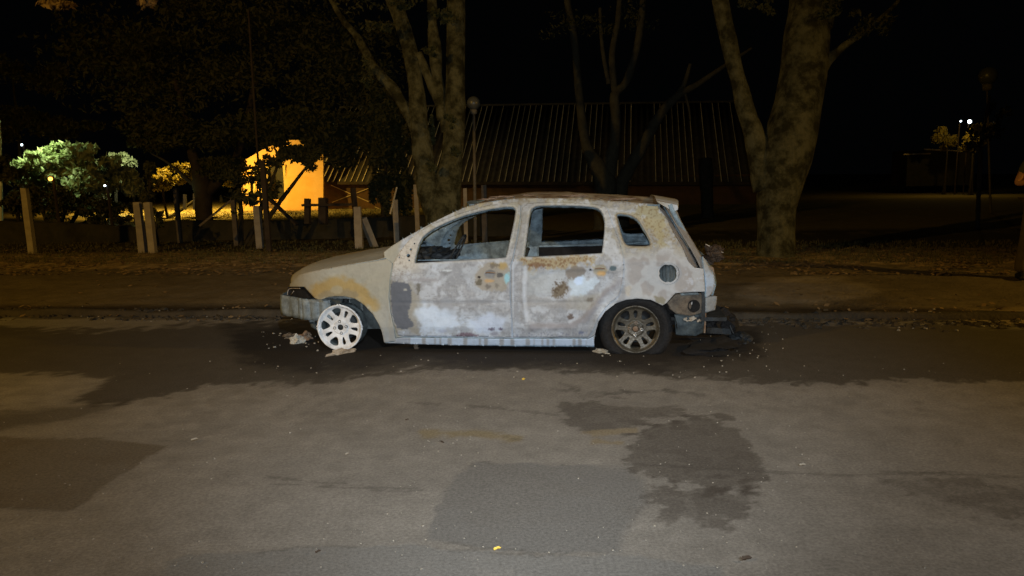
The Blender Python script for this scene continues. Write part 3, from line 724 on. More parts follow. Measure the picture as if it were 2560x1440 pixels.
# dashboard remains and steering column
lump('dashboard_remains', (uc + .26, WID / 2, .73), (.22, .85, .10), M['inner_dark'], car, 3)
lump('instrument_remains', (uc + .26, .50, .775), (.20, .30, .11), M['inner_dark'], car, 8)
b = MB(); c_ = Vector((uc + .52, .42, .80)); pts = []
rot = Matrix.Rotation(R(-62), 3, 'Y')
for k in range(21):
    a = 2 * math.pi * k / 20; pts.append(c_ + rot @ Vector((.175 * math.cos(a), .175 * math.sin(a), 0)))
b.tube(pts, [.008] * 21, 6, cap=False); b.tube([c_, c_ + Vector((-.3, 0, -.14))], [.02, .02], 8)
for a in (0, 2.1, 4.2): b.tube([c_, c_ + rot @ Vector((.175 * math.cos(a), .175 * math.sin(a), 0))], [.006, .006], 6)
b.build('steering_wheel', M['inner_dark'], car, True)
b = MB()
for s0 in (.42, 1.22):
    b = MB()
    for dv in (-.19, .19):
        b.tube([(1.32, s0 + dv, .28), (1.40, s0 + dv, .55), (1.47, s0 + dv * .9, .74)], [.012] * 3, 6)
    b.tube([(1.47, s0 - .17, .74), (1.475, s0, .76), (1.47, s0 + .17, .74)], [.012] * 3, 6)
    b.box((1.15, s0, .28), (.6, .46, .03))
    b.build('seat_frame', M['inner_dark'], car)
# charred door linings inside, with a thin pale top edge
for vv, nm in ((WID - .17, 1), (.17, 0)):
    x0, x1 = (1.56, 2.70) if nm else (.66, 2.70); xm = (x0 + x1) / 2
    b = MB(); b.box((xm, vv, .50), (x1 - x0, .02, .50)); b.box((xm, vv + (.03 if nm else -.03), .755), (x1 - x0, .07, .012)); b.build('door_lining', M['soot'], car)
    b = MB(); b.tube([(x0, vv, .757), (x0 + .3, vv, .762), (xm + .2, vv, .770), (2.6, vv, .790)], [.011] * 4, 6, .3); b.build('lining_edge', M['inner'], car, True)
# floor pan
b = MB(); b.box((1.25, WID / 2, .165), (1.75, WID - .16, .03)); b.box((1.25, WID / 2, .135), (2.3, .25, .03)); b.box((2.95, WID / 2, .27), (.5, WID - .35, .03))
b.build('floor_pan', M['inner_dark'], car)

# --- tailgate: outer line traced, with depth across the car
tg_line = [(1664, 512), (1672, 530), (1690, 562), (1712, 600), (1732, 640), (1750, 668), (1765, 690), (1770, 715), (1764, 738)]
tg = [side_pt(x, y, .05) for x, y in tg_line]
def tailgate_strip(name, pts, wu, v0, v1, mats_, bow=0.03, nv=20, part='tail', label=None):
    V = []; Q = []; n = len(pts)
    for (u, v, z), (qx, qy) in zip(pts, tg_line):
        for j in range(nv + 1):
            t = j / nv; s_ = 1 - (2 * t - 1) ** 2
            va = v0 + (v1 - v0) * t
            full = (va - .12) / (WID - .24); sf = 1 - abs(2 * full - 1) ** 2.5
            V.append((u + bow * sf + wu, va, z)); Q.append((qx + va * 120, qy))
    f = []
    for i in range(n - 1):
        for j in range(nv):
            a = i * (nv + 1) + j; f.append((a, a + 1, a + nv + 2, a + nv + 1))
    o = mk(name, V, f, None, car, colors=burn(np.array(Q), part), mats=mats_, solid=.035)
    if label: o['label'] = label
    return o
tgm = [M['body'], M['inner']]
def refine(pts, k=4):
    out = []
    for a, b_ in zip(pts[:-1], pts[1:]):
        for j in range(k): out.append(tuple(a[i] + (b_[i] - a[i]) * j / k for i in range(len(a))))
    out.append(tuple(pts[-1])); return out
tg_all, tg_px = refine(tg), refine(tg_line)
tgroot = None
lower = [i for i, p in enumerate(tg_px) if p[1] > 660]; upper = [i for i, p in enumerate(tg_px) if p[1] <= 664]
tl_save = tg_line
tg_line = [tg_px[i] for i in lower]; tailgate = tailgate_strip('tailgate', [tg_all[i] for i in lower], .02, .16, WID - .16, tgm, .06, 30, label='open-framed tailgate, its glass gone')
tg_line = [tg_px[i] for i in upper]
for s0, s1 in ((.20, .28), (WID - .28, WID - .20)):
    o = tailgate_strip('tailgate_pillar', [tg_all[i] for i in upper], .0, s0, s1, tgm, .04, 6); o.parent = tailgate
# rain gutter flange between quarter panel and tailgate, seen from the side as two grey strips
def strip_px(name, left, right, v_l, v_r, mt, mats_=None, thick=.006):
    L_ = dens(left, 6, False); n = len(L_); Rr = dens(right, 6, False)
    Rr = np.array([Rr[int(round(i * (len(Rr) - 1) / (n - 1)))] for i in range(n)])
    V = []; k = 4
    for a, b_ in zip(L_, Rr):
        for j in range(k + 1):
            t = j / k; p = a + (b_ - a) * t; V.append(side_pt(p[0], p[1], v_l + (v_r - v_l) * t))
    f = []
    for i in range(n - 1):
        for j in range(k):
            q = i * (k + 1) + j; f.append((q, q + 1, q + k + 2, q + k + 1))
    return mk(name, V, f, mt, car, True, solid=thick)
M['gutter3'] = mat('grey_bracket_steel', (.26, .28, .29), rough=.6, nscale=14, color2=(.17, .18, .19), bump=.3)
M['gutter'] = mat('grey_primer', (.17, .155, .14), rough=.8, nscale=18, color2=(.10, .092, .085), bump=.3)
M['gutter2'] = mat('grey_steel_edge', (.21, .20, .185), rough=.75, nscale=18, color2=(.13, .12, .11), bump=.3)
strip_px('gutter_flange', [(1641, 510), (1664, 543), (1682, 578), (1707, 620), (1720, 652), (1736, 669)], [(1662, 528), (1680, 556), (1700, 590), (1722, 625), (1738, 655), (1744, 668)], .02, .055, M['gutter'])
strip_px('tailgate_edge', [(1664, 520), (1684, 554), (1704, 588), (1726, 623), (1741, 650), (1750, 670)], [(1690, 524), (1703, 554), (1718, 582), (1738, 615), (1753, 642), (1762, 672)], .03, .050, M['gutter2'])
# pale corner of the tailgate below the glass
def px_solid(name, poly, part, off, thick, mats_, s=4, parent=None, plain=None, label=None):
    vo, fo = cdt(poly, [], s); V = [side_pt(x, y, off) for x, y in vo]
    a, b_, c = [Vector(V[i]) for i in fo[len(fo) // 2][:3]]
    if (b_ - a).cross(c - a).y > 0: fo = [f[::-1] for f in fo]
    if plain: o = mk(name, V, fo, plain, car, True, solid=thick)
    else: o = mk(name, V, fo, None, car, True, colors=burn(vo, part), mats=mats_, solid=thick)
    if label: o['label'] = label
    return o
px_solid('tailgate_corner', [(1757, 640), (1766, 652), (1777, 676), (1786, 690), (1787, 715), (1780, 735), (1766, 745), (1763, 700), (1760, 672)], 'tail', .02, .12, tgm)
px_solid('rear_lamp_recess', [(1764, 662), (1784, 668), (1787, 690), (1778, 676)], 'tail', .08, .05, None, plain=M['rust'])
# spoiler lip over the rear window
sp = [side_pt(1640, 505, .0), side_pt(1692, 512, .03)]
b = MB(); n = 18; V = []
for i in range(n + 1):
    t = i / n; v = .20 + (WID - .40) * t; s_ = 1 - abs(2 * t - 1) ** 3
    u1 = sp[0][0]; u2 = sp[1][0] + .03 * s_; z1 = sp[0][2] + .012 + .03 * s_; z2 = sp[1][2] + .03 * s_
    V += [(u1, v, z1), (u2, v, z2), (u2, v, z2 - .035), (u2 - .03, v, z2 - .05), (u1 + .02, v, z1 - .02)]
f = []
for i in range(n):
    for j in range(5):
        a = i * 5 + j; c_ = i * 5 + (j + 1) % 5; f.append((a, a + 5, c_ + 5, c_))
f += [(0, 1, 2, 3, 4), tuple(n * 5 + k for k in (4, 3, 2, 1, 0))]
mk('roof_spoiler', V, f, None, car, False, colors=burn(np.array([(1650 + v_[0] * 10, 520 + v_[1] * 60) for v_ in V]), 'side_frame'), mats=[M['body'], M['inner']])
# melted lamp remains hanging off the tailgate
u, v, z = side_pt(1770, 632, .14)
M['melt'] = mat('melted_brown_plastic', (.02, .012, .008), rough=.8, nscale=20, color2=(.06, .038, .022), bump=.6)
for k, (du, dz, sz) in enumerate(((.03, .02, .10), (.07, -.03, .09), (.03, -.06, .10), (.10, .01, .07))): lump('melted_trim', (u + du, v + .05 * k, z + dz), (sz, .10, sz * .8), M['melt'], car, k + 20)
b = MB(); b.tube([(u - .02, v, z + .07), (u + .06, v, z + .03), (u + .12, v, z)], [.004] * 3, 6); b.build('trim_wire', M['ash'], car)
# rear corner: crash bracket, wheel-well wall, lower skirt
px_solid('bumper_bracket', [(1762, 745), (1793, 741), (1791, 760), (1788, 775), (1763, 782)], 'sill', .05, .10, None, plain=M['gutter3'])
M['brown'] = mat('scorched_brown_steel', (.14, .115, .088), rough=.8, nscale=9, color2=(.055, .045, .037), con=(.4, .6), bump=.4)
px_solid('rear_corner_panel', [(1668, 758), (1690, 735), (1762, 732), (1764, 780), (1725, 790), (1690, 784), (1674, 772)], 'tail', .07, .02, None, plain=M['brown'])
px_solid('rear_lamp_ledge', [(1700, 733), (1745, 731), (1748, 737), (1704, 739)], 'tail', .055, .02, None, plain=M['teal'])
px_solid('rear_skirt', [(1686, 786), (1764, 782), (1763, 830), (1740, 840), (1690, 838)], 'tail', .12, .02, None, plain=M['inwing'])
u, v, z = side_pt(1734.5, 765, .06); b = MB(); b.lathe([(.050, .012), (.050, -.002), (.043, -.004), (.036, .004), (.001, .006)], (u, v, z), 'y', 24); b.build('lamp_socket', M['soot'], car, True)
b = MB(); b.bar((u - .017, v - .004, z + .012), (u - .015, v - .004, z + .034), .004); b.build('lamp_contact', M['bolt'], car)
b = MB(); b.tube([side_pt(1763, 782, .1), side_pt(1763, 806, .1), side_pt(1761, 832, .1)], [.008] * 3, 6); b.build('bumper_stay', M['rust'], car, True)
b = MB(); rr = random.Random(2)
for k in range(10):
    p = Vector(side_pt(rr.uniform(1712, 1748), rr.uniform(792, 802), .10)); b.box(p, (.03, .01, .012), Matrix.Rotation(rr.uniform(-1, 1), 3, 'Y'))
b.build('ash_crust', M['ash'], car)
# full-width rear panel
crossbar('rear_panel', side_pt(1763, 760, .1)[0] - .02, side_pt(1763, 760, .1)[2], .12, WID - .12, .03, .26, M['inner_dark'], -.05)

# --- front: bumper beam, headlamp cavity, inner wings
def ribbon(name, plan, z0, z1, mt, ribs=True, thick=.02):
    P_ = [Vector((a, b_, 0)) for a, b_ in plan]; pts = []
    for i in range(len(P_) - 1):
        for j in range(8): pts.append(P_[i].lerp(P_[i + 1], j / 8))
    pts.append(P_[-1]); V = []; n = len(pts); k = 6
    for i, p in enumerate(pts):
        d = (pts[min(i + 1, n - 1)] - pts[max(i - 1, 0)]).normalized(); nr = Vector((d.y, -d.x, 0))
        for j in range(k + 1):
            t = j / k; amp = (.012 * math.sin(i * 1.15)) * (1 if ribs else 0) * math.sin(math.pi * t)
            zz = z0[0] + (z0[1] - z0[0]) * min(1, i / 40) if isinstance(z0, tuple) else z0
            rag = .012 * noise.noise(Vector((i * .8, 0, 0))) if j == 0 else 0
            V.append(p - nr * (-amp) + Vector((0, 0, zz + rag + (z1 - zz) * t)))
    f = []
    for i in range(n - 1):
        for j in range(k):
            a = i * (k + 1) + j; f.append((a, a + k + 1, a + k + 2, a + 1))
    return mk(name, V, f, mt, car, True, solid=thick)
zt = side_pt(740, 743)[2]; zb = side_pt(740, 792)[2]
un = side_pt(694, 760, 0)[0]
ribbon('bumper_beam', [(-.10, .13), (-.22, .115), (-.34, .14), (-.42, .21), (un + .06, .36), (un + .02, .55), (un, WID / 2), (un + .02, WID - .55), (un + .06, WID - .36), (-.42, WID - .21), (-.34, WID - .14), (-.22, WID - .115)], zb, zt, M['teal'])
b = MB()
zl = side_pt(860, 741)[2]
b.box((-.02, .40, (zl + .10) / 2 + .05), (.62, .02, zl - .06)); b.box((.24, .34, .40), (.03, .10, .36)); b.box((-.06, .36, .42), (.05, .06, .34))
b.box((.10, .30, zl - .02), (.5, .22, .02)); b.build('inner_wing', M['inwing'], car)
b = MB(); b.box((.02, .14, zl - .022), (.30, .10, .018)); b.box((-.30, .24, .33), (.05, .12, .20)); b.build('wing_flange', M['teal'], car)
for k in (-.02, .09, .16, .27):
    b = MB(); b.bar((k, .375, .30), (k, .375, zl - .04), .018, .02); b.build('wing_rib', M['teal'], car)
b = MB(); b.tube([(-.05, .30, .16), (-.04, .33, .40), (-.03, .36, .52)], [.035, .028, .04], 10); b.build('suspension_strut', M['inner_dark'], car, True)
# headlamp cavity
hl = [(722, 718), (759, 718), (785, 744), (726, 744)]
vo, fo = cdt(hl, [], 8); mk('headlamp_cavity', [side_pt(x, y, .10) for x, y in vo], fo, M['soot'], car, False, solid=.03)
b = MB(); b.tube([side_pt(*p, .03) for p in [(719, 738), (720, 727), (724, 722), (735, 721), (750, 721)]], [.0035] * 5, 6); b.tube([side_pt(728, 737, .05), side_pt(735, 727, .05)], [.004, .003], 6); b.build('lamp_bracket', M['ash'], car, True)
crossbar('front_panel', -.34, .50, .32, WID - .32, .04, .26, M['inner_dark'], .10)
b = MB(); b.box((.08, WID / 2, .40), (.55, .55, .30)); b.box((.1, WID / 2 + .1, .60), (.42, .34, .10)); b.box((-.05, .6, .24), (.4, .2, .16)); b.build('engine_block', M['inner_dark'], car)
b = MB(); b.tube([side_pt(777, 800, .2), side_pt(785, 812, .2), side_pt(795, 822, .22)], [.02, .03, .02], 8, .3); b.build('lower_arm', M['inwing'], car, True)

# --- wheels
def rim_mesh(rad, rot):
    def P2(r, a): return (r * math.cos(a), r * math.sin(a))
    holes = [[P2(.026, 2 * math.pi * k / 12) for k in range(12)]]
    for k in range(5):
        a = rot + 2 * math.pi * k / 5       # slot inside a twin spoke
        slot = smoothpoly([P2(.088, a - .07), P2(.088, a + .07), P2(.115, a + .105), P2(.146, a + .115), P2(.154, a), P2(.146, a - .115), P2(.115, a - .105)], 1)
        holes.append(slot)
        a += math.pi / 5
        big = [P2(.090, a), P2(.108, a + .17), P2(.135, a + .25), P2(.158, a + .27), P2(.166, a + .14), P2(.168, a), P2(.166, a - .14), P2(.158, a - .27), P2(.135, a - .25), P2(.108, a - .17)]
        holes.append(smoothpoly(big, 1))
    out = [P2(rad, 2 * math.pi * k / 60) for k in range(60)]
    S = 1000.0
    vo, fo = cdt([(x * S, y * S) for x, y in out], [[(x * S, y * S) for x, y in h] for h in holes], 6.5)
    V = []
    for x, y in vo / S:
        r = math.hypot(x, y); v = .012 + .020 * (1 - (r / rad) ** 2) - .020 * sm(.165, .19, r)
        if r < .06: v -= .012
        V.append((x, v, y))
    a, b_, c = [Vector(V[i]) for i in fo[5][:3]]
    if (b_ - a).cross(c - a).y > 0: fo = [f[::-1] for f in fo]
    return V, fo
def wheel(name, c, rad, rot, rm, front, flip=False, label=None):
    t = bpy.data.objects.new(name, None); col.objects.link(t); t.parent = car; t.location = c
    if label: t['label'] = label
    if flip: t.rotation_euler = (0, 0, math.pi)
    V, fo = rim_mesh(rad, rot)
    rim = mk('rim', V, fo, rm, t, True, solid=.016)
    b = MB(); b.lathe([(rad - .006, .004), (rad - .002, -.006), (rad + .005, -.004), (rad + .004, .010), (rad - .004, .012)], (0, 0, 0), 'y', 48); b.build('rim_lip', rm, rim, True)
    b = MB(); b.lathe([(rad - .012, .02), (rad - .003, .012), (rad - .003, .016), (rad - .014, .02), (rad - .022, .05), (rad - .020, .15), (rad, .17), (rad - .004, .18), (rad - .028, .15), (rad - .030, .04), (rad - .012, .02)], (0, 0, 0), 'y', 48)
    b.build('rim_barrel', M['inwing'] if front else rm, t, True)
    b = MB(); b.lathe([(.001, .02), (.12, .02), (.125, .03), (.125, .045), (.08, .05), (.001, .05)], (0, .06, 0), 'y', 28); b.build('brake_disc', M['inner_dark'], t, True)
    b = MB(); b.lathe([(.001, .008), (.018, .010), (.025, .02), (.026, .05)], (0, .012, 0), 'y', 16); b.build('hub', M['rust'] if not front else M['inner_dark'], t, True)
    for k in range(4):
        a = rot + .55 + k * math.pi / 2; bb = MB()
        p = (.050 * math.cos(a), .018, .050 * math.sin(a))
        bb.lathe([(.013, .012), (.013, .0), (.009, -.003), (.008, .004), (.001, .002)], p, 'y', 10); bb.build('wheel_bolt', M['inner_dark'] if front else M['bolt'] if k in (0, 1) else M['rust'], t, True)
    return t
R_RIM = .192
def flat_tyre(t, c, rr_=.295):
    prof = []
    for k in range(15):
        a = math.pi * (k / 14); prof.append((rr_ - .055 + .055 * math.sin(a) ** .6 if 0 < k < 14 else R_RIM + .004, -.012 + (.19) * (k / 14) - .012 * math.sin(a)))
    prof = [(R_RIM + .002, .002), (R_RIM + .03, -.022), (R_RIM + .06, -.026), (rr_ - .015, -.014), (rr_, .012), (rr_ + .003, .05), (rr_ + .003, .12), (rr_, .16), (rr_ - .02, .185), (R_RIM + .03, .19), (R_RIM + .002, .17)]
    b = MB(); b.lathe(prof, (0, 0, 0), 'y', 72)
    zc = c[2]
    for v in b.v:
        if v.z < -zc + .004:
            d = (-zc + .004) - v.z; v.z = -zc + .004 + .0005 * noise.noise(v * 20); v.y += (-.22 if v.y < .08 else .15) * d; v.x *= 1 + .25 * d
        r_ = math.hypot(v.x, v.z)
        k = 1 + .012 * noise.noise(v * 9); v.x *= k
    return b.build('tyre', M['tyre'], t, True)
cf = side_pt(849, 819, .035); cr = side_pt(1589, 826, .045)
fz = R_RIM + .006
cfl = (cf[0], cf[1], fz + .004); crl = (cr[0], cr[1], fz + .002)
wheel('front_wheel', cfl, R_RIM, R(65), M['rim_white'], True, label='bare ash-white alloy front wheel, its tyre burnt away')
wr = wheel('rear_wheel', crl, R_RIM, R(54 + 180 - 0), M['rim_brown'], False, label='sooty rear wheel with its flat burnt tyre'); flat_tyre(wr, crl)
wheel('front_wheel', (cf[0], WID - cf[1], fz), R_RIM, R(20), M['rim_white'], True, True)
wr2 = wheel('rear_wheel', (cr[0], WID - cr[1], fz), R_RIM, R(10), M['rim_brown'], False, True); flat_tyre(wr2, crl)
b = MB(); b.tube([(cf[0], .2, fz), (cf[0], WID - .2, fz)], [.02, .02], 8); b.build('front_axle', M['inner_dark'], car)
b = MB(); b.tube([(cr[0], .2, fz), (cr[0], WID - .2, fz)], [.03, .03], 8); b.build('rear_axle', M['inner_dark'], car)
# rear wheel housing
b = MB(); n = 20; V = []
for i in range(n + 1):
    a = math.pi * i / n
    for vv in (.05, .34): V.append((cr[0] + .33 * math.cos(a), vv, .20 + .33 * math.sin(a)))
for i in range(n): b.f.append([2 * i, 2 * i + 1, 2 * i + 3, 2 * i + 2])
b.v = [Vector(v) for v in V]; b.box((cr[0], .35, .36), (.66, .02, .34)); b.build('wheel_housing', M['soot'], car)
b = MB(); n = 20; V = []
for i in range(n + 1):
    a = math.pi * (.05 + .62 * i / n)
    for vv in (.09, .40): V.append((cf[0] + .02 + .335 * math.cos(a), vv, .22 + .335 * math.sin(a)))
for i in range(n): b.f.append([2 * i, 2 * i + 1, 2 * i + 3, 2 * i + 2])
b.v = [Vector(v) for v in V]; b.build('wheel_housing', M['inwing'], car)

# ------------------------------------------------------------------ FOLIAGE AND TREES
def leaf_arrays(centres, n, size, rng, flat=.0, clump=.5):
    """n small folded leaves spread through ellipsoid clumps; centres = (x, y, z, rx, ry, rz)"""
    C = np.array(centres, float); k = rng.integers(0, len(C), n)
    d = rng.normal(size=(n, 3)); d /= np.linalg.norm(d, axis=1)[:, None]
    r = rng.random(n) ** (1 / 2.2)
    P = C[k, :3] + d * r[:, None] * C[k, 3:6]
    a = rng.normal(size=(n, 3)); a /= np.linalg.norm(a, axis=1)[:, None]
    b = np.cross(a, rng.normal(size=(n, 3))); b /= np.linalg.norm(b, axis=1)[:, None]
    s = size * rng.uniform(.6, 1.3, n)
    a = a * s[:, None]; b = b * (s * .42)[:, None]; nn = np.cross(a, b); nn /= np.linalg.norm(nn, axis=1)[:, None]; nn = nn * (s * .12)[:, None]
    V = np.stack([P - a, P + b - nn - a * .1, P + a, P - b - nn - a * .1], 1).reshape(-1, 3)
    Fc = [(4 * i, 4 * i + 1, 4 * i + 2, 4 * i + 3) for i in range(n)]
    return V, Fc
def crown(name, centres, n, size, mt, parent, seed, sub=14):
    rng = np.random.default_rng(seed); C = []
    for c in centres:
        for _ in range(sub):
            d = rng.normal(size=3); d /= np.linalg.norm(d); r = rng.random() ** .5 * .85
            q = rng.uniform(.18, .42)
            C.append((c[0] + d[0] * r * c[3], c[1] + d[1] * r * c[4], c[2] + d[2] * r * c[5], c[3] * q, c[4] * q, c[5] * q))
    V, Fc = leaf_arrays(C, n, size, rng)
    return mk(name, V, Fc, mt, parent, False)
def E(px, py, depth, rx, ry, rd=None):
    """ellipsoid clump from a photo position and radii at a depth"""
    p = at(px, py, depth); k = depth / F
    return (p.x, p.y, p.z, rx * k, (rd if rd else (rx + ry) / 2 * k), ry * k)
def tree(name, stems, depth, label, cat='tree', n=14, wob=.10, mt='bark', group=None, base=None):
    """stems: lists of (px, py, radius in px, extra depth)"""
    p0 = at(stems[0][0][0], stems[0][0][1], depth) if base is None else base
    loc = Vector((p0.x, p0.y, gz(p0.x, p0.y)))
    root = empty(name, loc, label=label, cat=cat, group=group)
    b = MB()
    for i, st in enumerate(stems):
        pts = []; rad = []
        for q in st:
            dd = depth + (q[3] if len(q) > 3 else 0); pts.append(at(q[0], q[1], dd) - loc); rad.append(q[2] * dd / F)
        if i == 0:
            g = Vector((pts[0].x, pts[0].y, -.15)); pts = [g] + pts; rad = [rad[0] * 1.35] + rad
        b.tube(pts, rad, n if rad[0] > .08 else 8, wob, i * 3.1)
    t = b.build('trunk', M[mt], root, True)
    return root, loc
def rel(cs, loc): return [(c[0] - loc.x, c[1] - loc.y, c[2] - loc.z, c[3], c[4], c[5]) for c in cs]

d1 = (G(1100, 642) - CAM).dot(fw)
T1, l1 = tree('plane_tree', [
    [(1106, 640, 52), (1108, 580, 46), (1112, 505, 42), (1124, 430, 30), (1134, 350, 27), (1138, 270, 24), (1139, 150, 22), (1140, 0, 23), (1138, -160, 20), (1150, -360, 14)],
    [(1100, 560, 36), (1082, 500, 32), (1066, 430, 27), (1052, 360, 25), (1045, 300, 22), (1041, 225, 19), (1028, 145, 18), (1006, 60, 19), (978, -10, 18), (930, -120, 15), (880, -260, 10)],
    [(1046, 330, 18), (1020, 283, 15), (982, 222, 14), (935, 170, 13), (895, 95, 9, .2), (850, 40, 7, .4), (800, -60, 5, .6)],
    [(1118, 330, 16), (1110, 285, 15), (1094, 245, 13), (1070, 190, 12), (1044, 135, 12)],
    [(1108, 300, 15), (1100, 240, 15), (1091, 180, 14), (1088, 128, 18), (1082, 75, 13), (1079, -20, 12), (1070, -200, 9)],
], d1, 'stout grey tree behind the car bonnet splitting into several upright stems', mt='bark')
for k, (x, y, r) in enumerate([(1085, 462, 6), (1062, 430, 5), (1140, 190, 5), (1148, 95, 4), (1028, 150, 5)]):
    pass
crown('crown', rel([E(915, 190, d1 - .3, 26, 40), E(1075, 130, d1 - .4, 22, 16), E(870, -10, d1, 120, 50), E(1140, 380, d1 - .5, 16, 18), E(1130, 300, d1 - .5, 30, 20), E(1000, -80, d1, 260, 90), E(1080, 330, d1 + .2, 12, 60), E(1000, 10, d1 - .5, 40, 26), E(960, 60, d1 - .4, 60, 30), E(1100, 40, d1 - .6, 40, 30), E(1075, 420, d1 - .4, 20, 14)], l1), 2400, .042, M['leaf'], T1, 1, 8)

d2 = (G(1940, 642) - CAM).dot(fw)
T2, l2 = tree('forked_tree', [
    [(1938, 640, 47), (1940, 580, 46), (1942, 520, 48), (1950, 449, 56), (1965, 395, 62), (1981, 330, 60), (1998, 260, 57), (2009, 189, 55), (2018, 94, 56), (2024, 20, 50), (2005, -60, 34), (1990, -200, 24)],
    [(1925, 470, 40), (1905, 400, 32), (1884, 335, 25), (1864, 275, 22), (1842, 190, 18), (1820, 95, 20), (1800, 0, 20), (1780, -120, 15)],
    [(2040, 60, 40), (2062, 0, 30), (2090, -90, 24), (2120, -220, 14)],
    [(2035, 200, 22), (2065, 155, 14), (2110, 115, 9), (2156, 82, 6), (2230, 20, 5), (2280, -40, 3)],
], d2, 'massive forked tree trunk right of the car', mt='bark', wob=.07, n=18)
crown('crown', rel([E(2065, 0, d2 - .3, 40, 30), E(2160, 60, d2, 90, 50), E(1950, -100, d2, 300, 80), E(2070, 30, d2 - .5, 30, 26), E(1900, 10, d2, 60, 24)], l2), 1500, .045, M['leaf'], T2, 2, 8)
d3 = 19.0
T3, l3 = tree('slender_tree', [
    [(1510, 560, 26), (1513, 453, 28), (1490, 410, 20), (1465, 360, 13), (1448, 240, 10), (1436, 100, 9), (1418, 0, 8), (1405, -120, 6)],
    [(1516, 440, 22), (1536, 360, 14), (1539, 290, 13), (1538, 236, 12), (1565, 205, 9), (1592, 120, 9), (1606, 20, 8), (1612, -100, 6)],
    [(1540, 250, 9), (1530, 140, 8), (1546, 40, 7), (1550, -80, 5)],
    [(1522, 210, 6), (1506, 120, 5), (1500, 20, 4)],
], d3, 'dim slender multi-stemmed tree standing before the corrugated roof', mt='bark_mid', wob=.06)
crown('crown', rel([E(1430, 60, d3, 130, 60), E(1600, 40, d3, 120, 60), E(1500, -60, d3, 260, 60)], l3), 900, .05, M['leaf'], T3, 3, 8)
T4, l4 = tree('leaning_tree', [
    [(1552, 470, 17), (1574, 420, 16), (1600, 375, 15), (1646, 293, 12), (1693, 241, 10), (1748, 208, 7), (1811, 165, 5), (1880, 120, 3)],
    [(1690, 245, 8), (1712, 205, 6), (1726, 160, 4)],
    [(1712, 232, 4), (1722, 270, 3), (1726, 300, 2)],
], d3 + 1.0, 'thin tree leaning to the right before the dark roof', mt='bark_mid', wob=.06)
T5, l5 = tree('dark_tree', [
    [(511, 545, 20), (510, 500, 20), (508, 464, 24), (492, 420, 13), (480, 380, 12), (470, 320, 9), (440, 200, 8)],
    [(514, 480, 18), (541, 458, 14), (563, 430, 12), (590, 395, 10), (610, 330, 9), (640, 200, 7)],
    [(496, 470, 7), (470, 450, 5), (442, 425, 4), (412, 402, 3), (380, 385, 2)],
    [(560, 440, 5), (600, 425, 4), (640, 418, 3), (690, 408, 3)],
], 21.0, 'black silhouetted tree in the yard in front of the orange light', mt='wood_black')
crown('crown', rel([E(520, 330, 21, 190, 60), E(700, 320, 20, 130, 62), E(850, 330, 20, 110, 90), E(380, 330, 21, 120, 60), E(560, 180, 21, 330, 140), E(850, 160, 21, 180, 170), E(330, 150, 22, 260, 140), E(640, 60, 21, 380, 90), E(560, 420, 20.5, 70, 30), E(960, 320, 20, 60, 130), E(760, 385, 20, 60, 26)], l5), 36000, .085, M['leaf'], T5, 5, 26)

# bushes and trees lit by the white lamp at the far left
def bush(name, cs, n, size, mt, label, seed, cat='bush', stems=None, group=None):
    p = Vector(cs[0][:3]); loc = Vector((p.x, p.y, gz(p.x, p.y)))
    root = empty(name, loc, label=label, cat=cat, group=group)
    crown('foliage', rel(cs, loc), n, size, mt, root, seed, 12)
    b = MB(); rr = random.Random(seed)
    for k in range(3):
        c = rr.choice(cs); b.tube([Vector((rr.uniform(-.15, .15), rr.uniform(-.15, .15), -.1)), Vector((c[0] - loc.x, c[1] - loc.y, (c[2] - loc.z))) * .55, Vector((c[0] - loc.x, c[1] - loc.y, c[2] - loc.z))], [.06, .045, .02], 7, .1)
    b.build('stem', M['bark_dark'], root, True)
    return root
bush('leafy_tree', [E(120, 385, 20, 95, 40), E(205, 405, 20, 100, 48), E(60, 430, 20, 80, 40), E(270, 440, 20.5, 70, 44), E(180, 450, 20, 120, 44), E(320, 450, 20.5, 40, 40)], 5600, .11, M['leaf_green'], 'bright green leafy tree lit by a white lamp at the far left', 21, 'tree')
bush('pale_bush', [E(265, 425, 23, 60, 40), E(210, 470, 22, 70, 40), E(300, 400, 23, 40, 30)], 3800, .08, M['leaf_green'], 'grey green bush right of the bright leafy tree', 22)
bush('young_tree', [E(332, 462, 27, 34, 34)], 1400, .08, M['leaf_green'], 'small round pale tree on the yard lawn', 23, 'tree')
bush('yellow_tree', [E(405, 445, 32, 42, 32), E(470, 435, 32, 50, 34), E(585, 440, 34, 50, 30)], 3600, .11, M['leaf_yellow'], 'yellow lit tree far back beside the dark trunk', 24, 'tree')
bush('dark_hedge', [E(40, 490, 18.6, 90, 60), E(140, 510, 18.6, 90, 50), E(230, 520, 18.8, 80, 42), E(310, 530, 19, 45, 28), E(20, 420, 18.6, 45, 45)], 7000, .06, M['leaf'], 'dark shaggy hedge behind the leftmost fence post', 25)
bush('trailing_shrub', [E(365, 470, 16, 22, 60), E(395, 545, 16, 26, 30), E(375, 430, 16, 20, 30)], 600, .06, M['leaf'], 'sparse dark shrub hanging over the twin posts', 26)
bush('thin_shrub', [E(610, 500, 16, 60, 40), E(665, 470, 16, 40, 60), E(590, 440, 16.5, 50, 30), E(640, 430, 16.5, 60, 36), E(700, 400, 16.5, 60, 20), E(780, 400, 16.5, 40, 34)], 1300, .07, M['leaf'], 'thin dark shrub with broad leaves beside the wooden stake', 27)
bush('evergreen', [E(955, 470, 19, 26, 80), E(965, 380, 19, 40, 90), E(1010, 450, 19.5, 26, 90), E(990, 330, 19.5, 50, 90)], 9000, .07, M['leaf'], 'narrow near-black evergreen left of the stout tree', 28, 'tree')
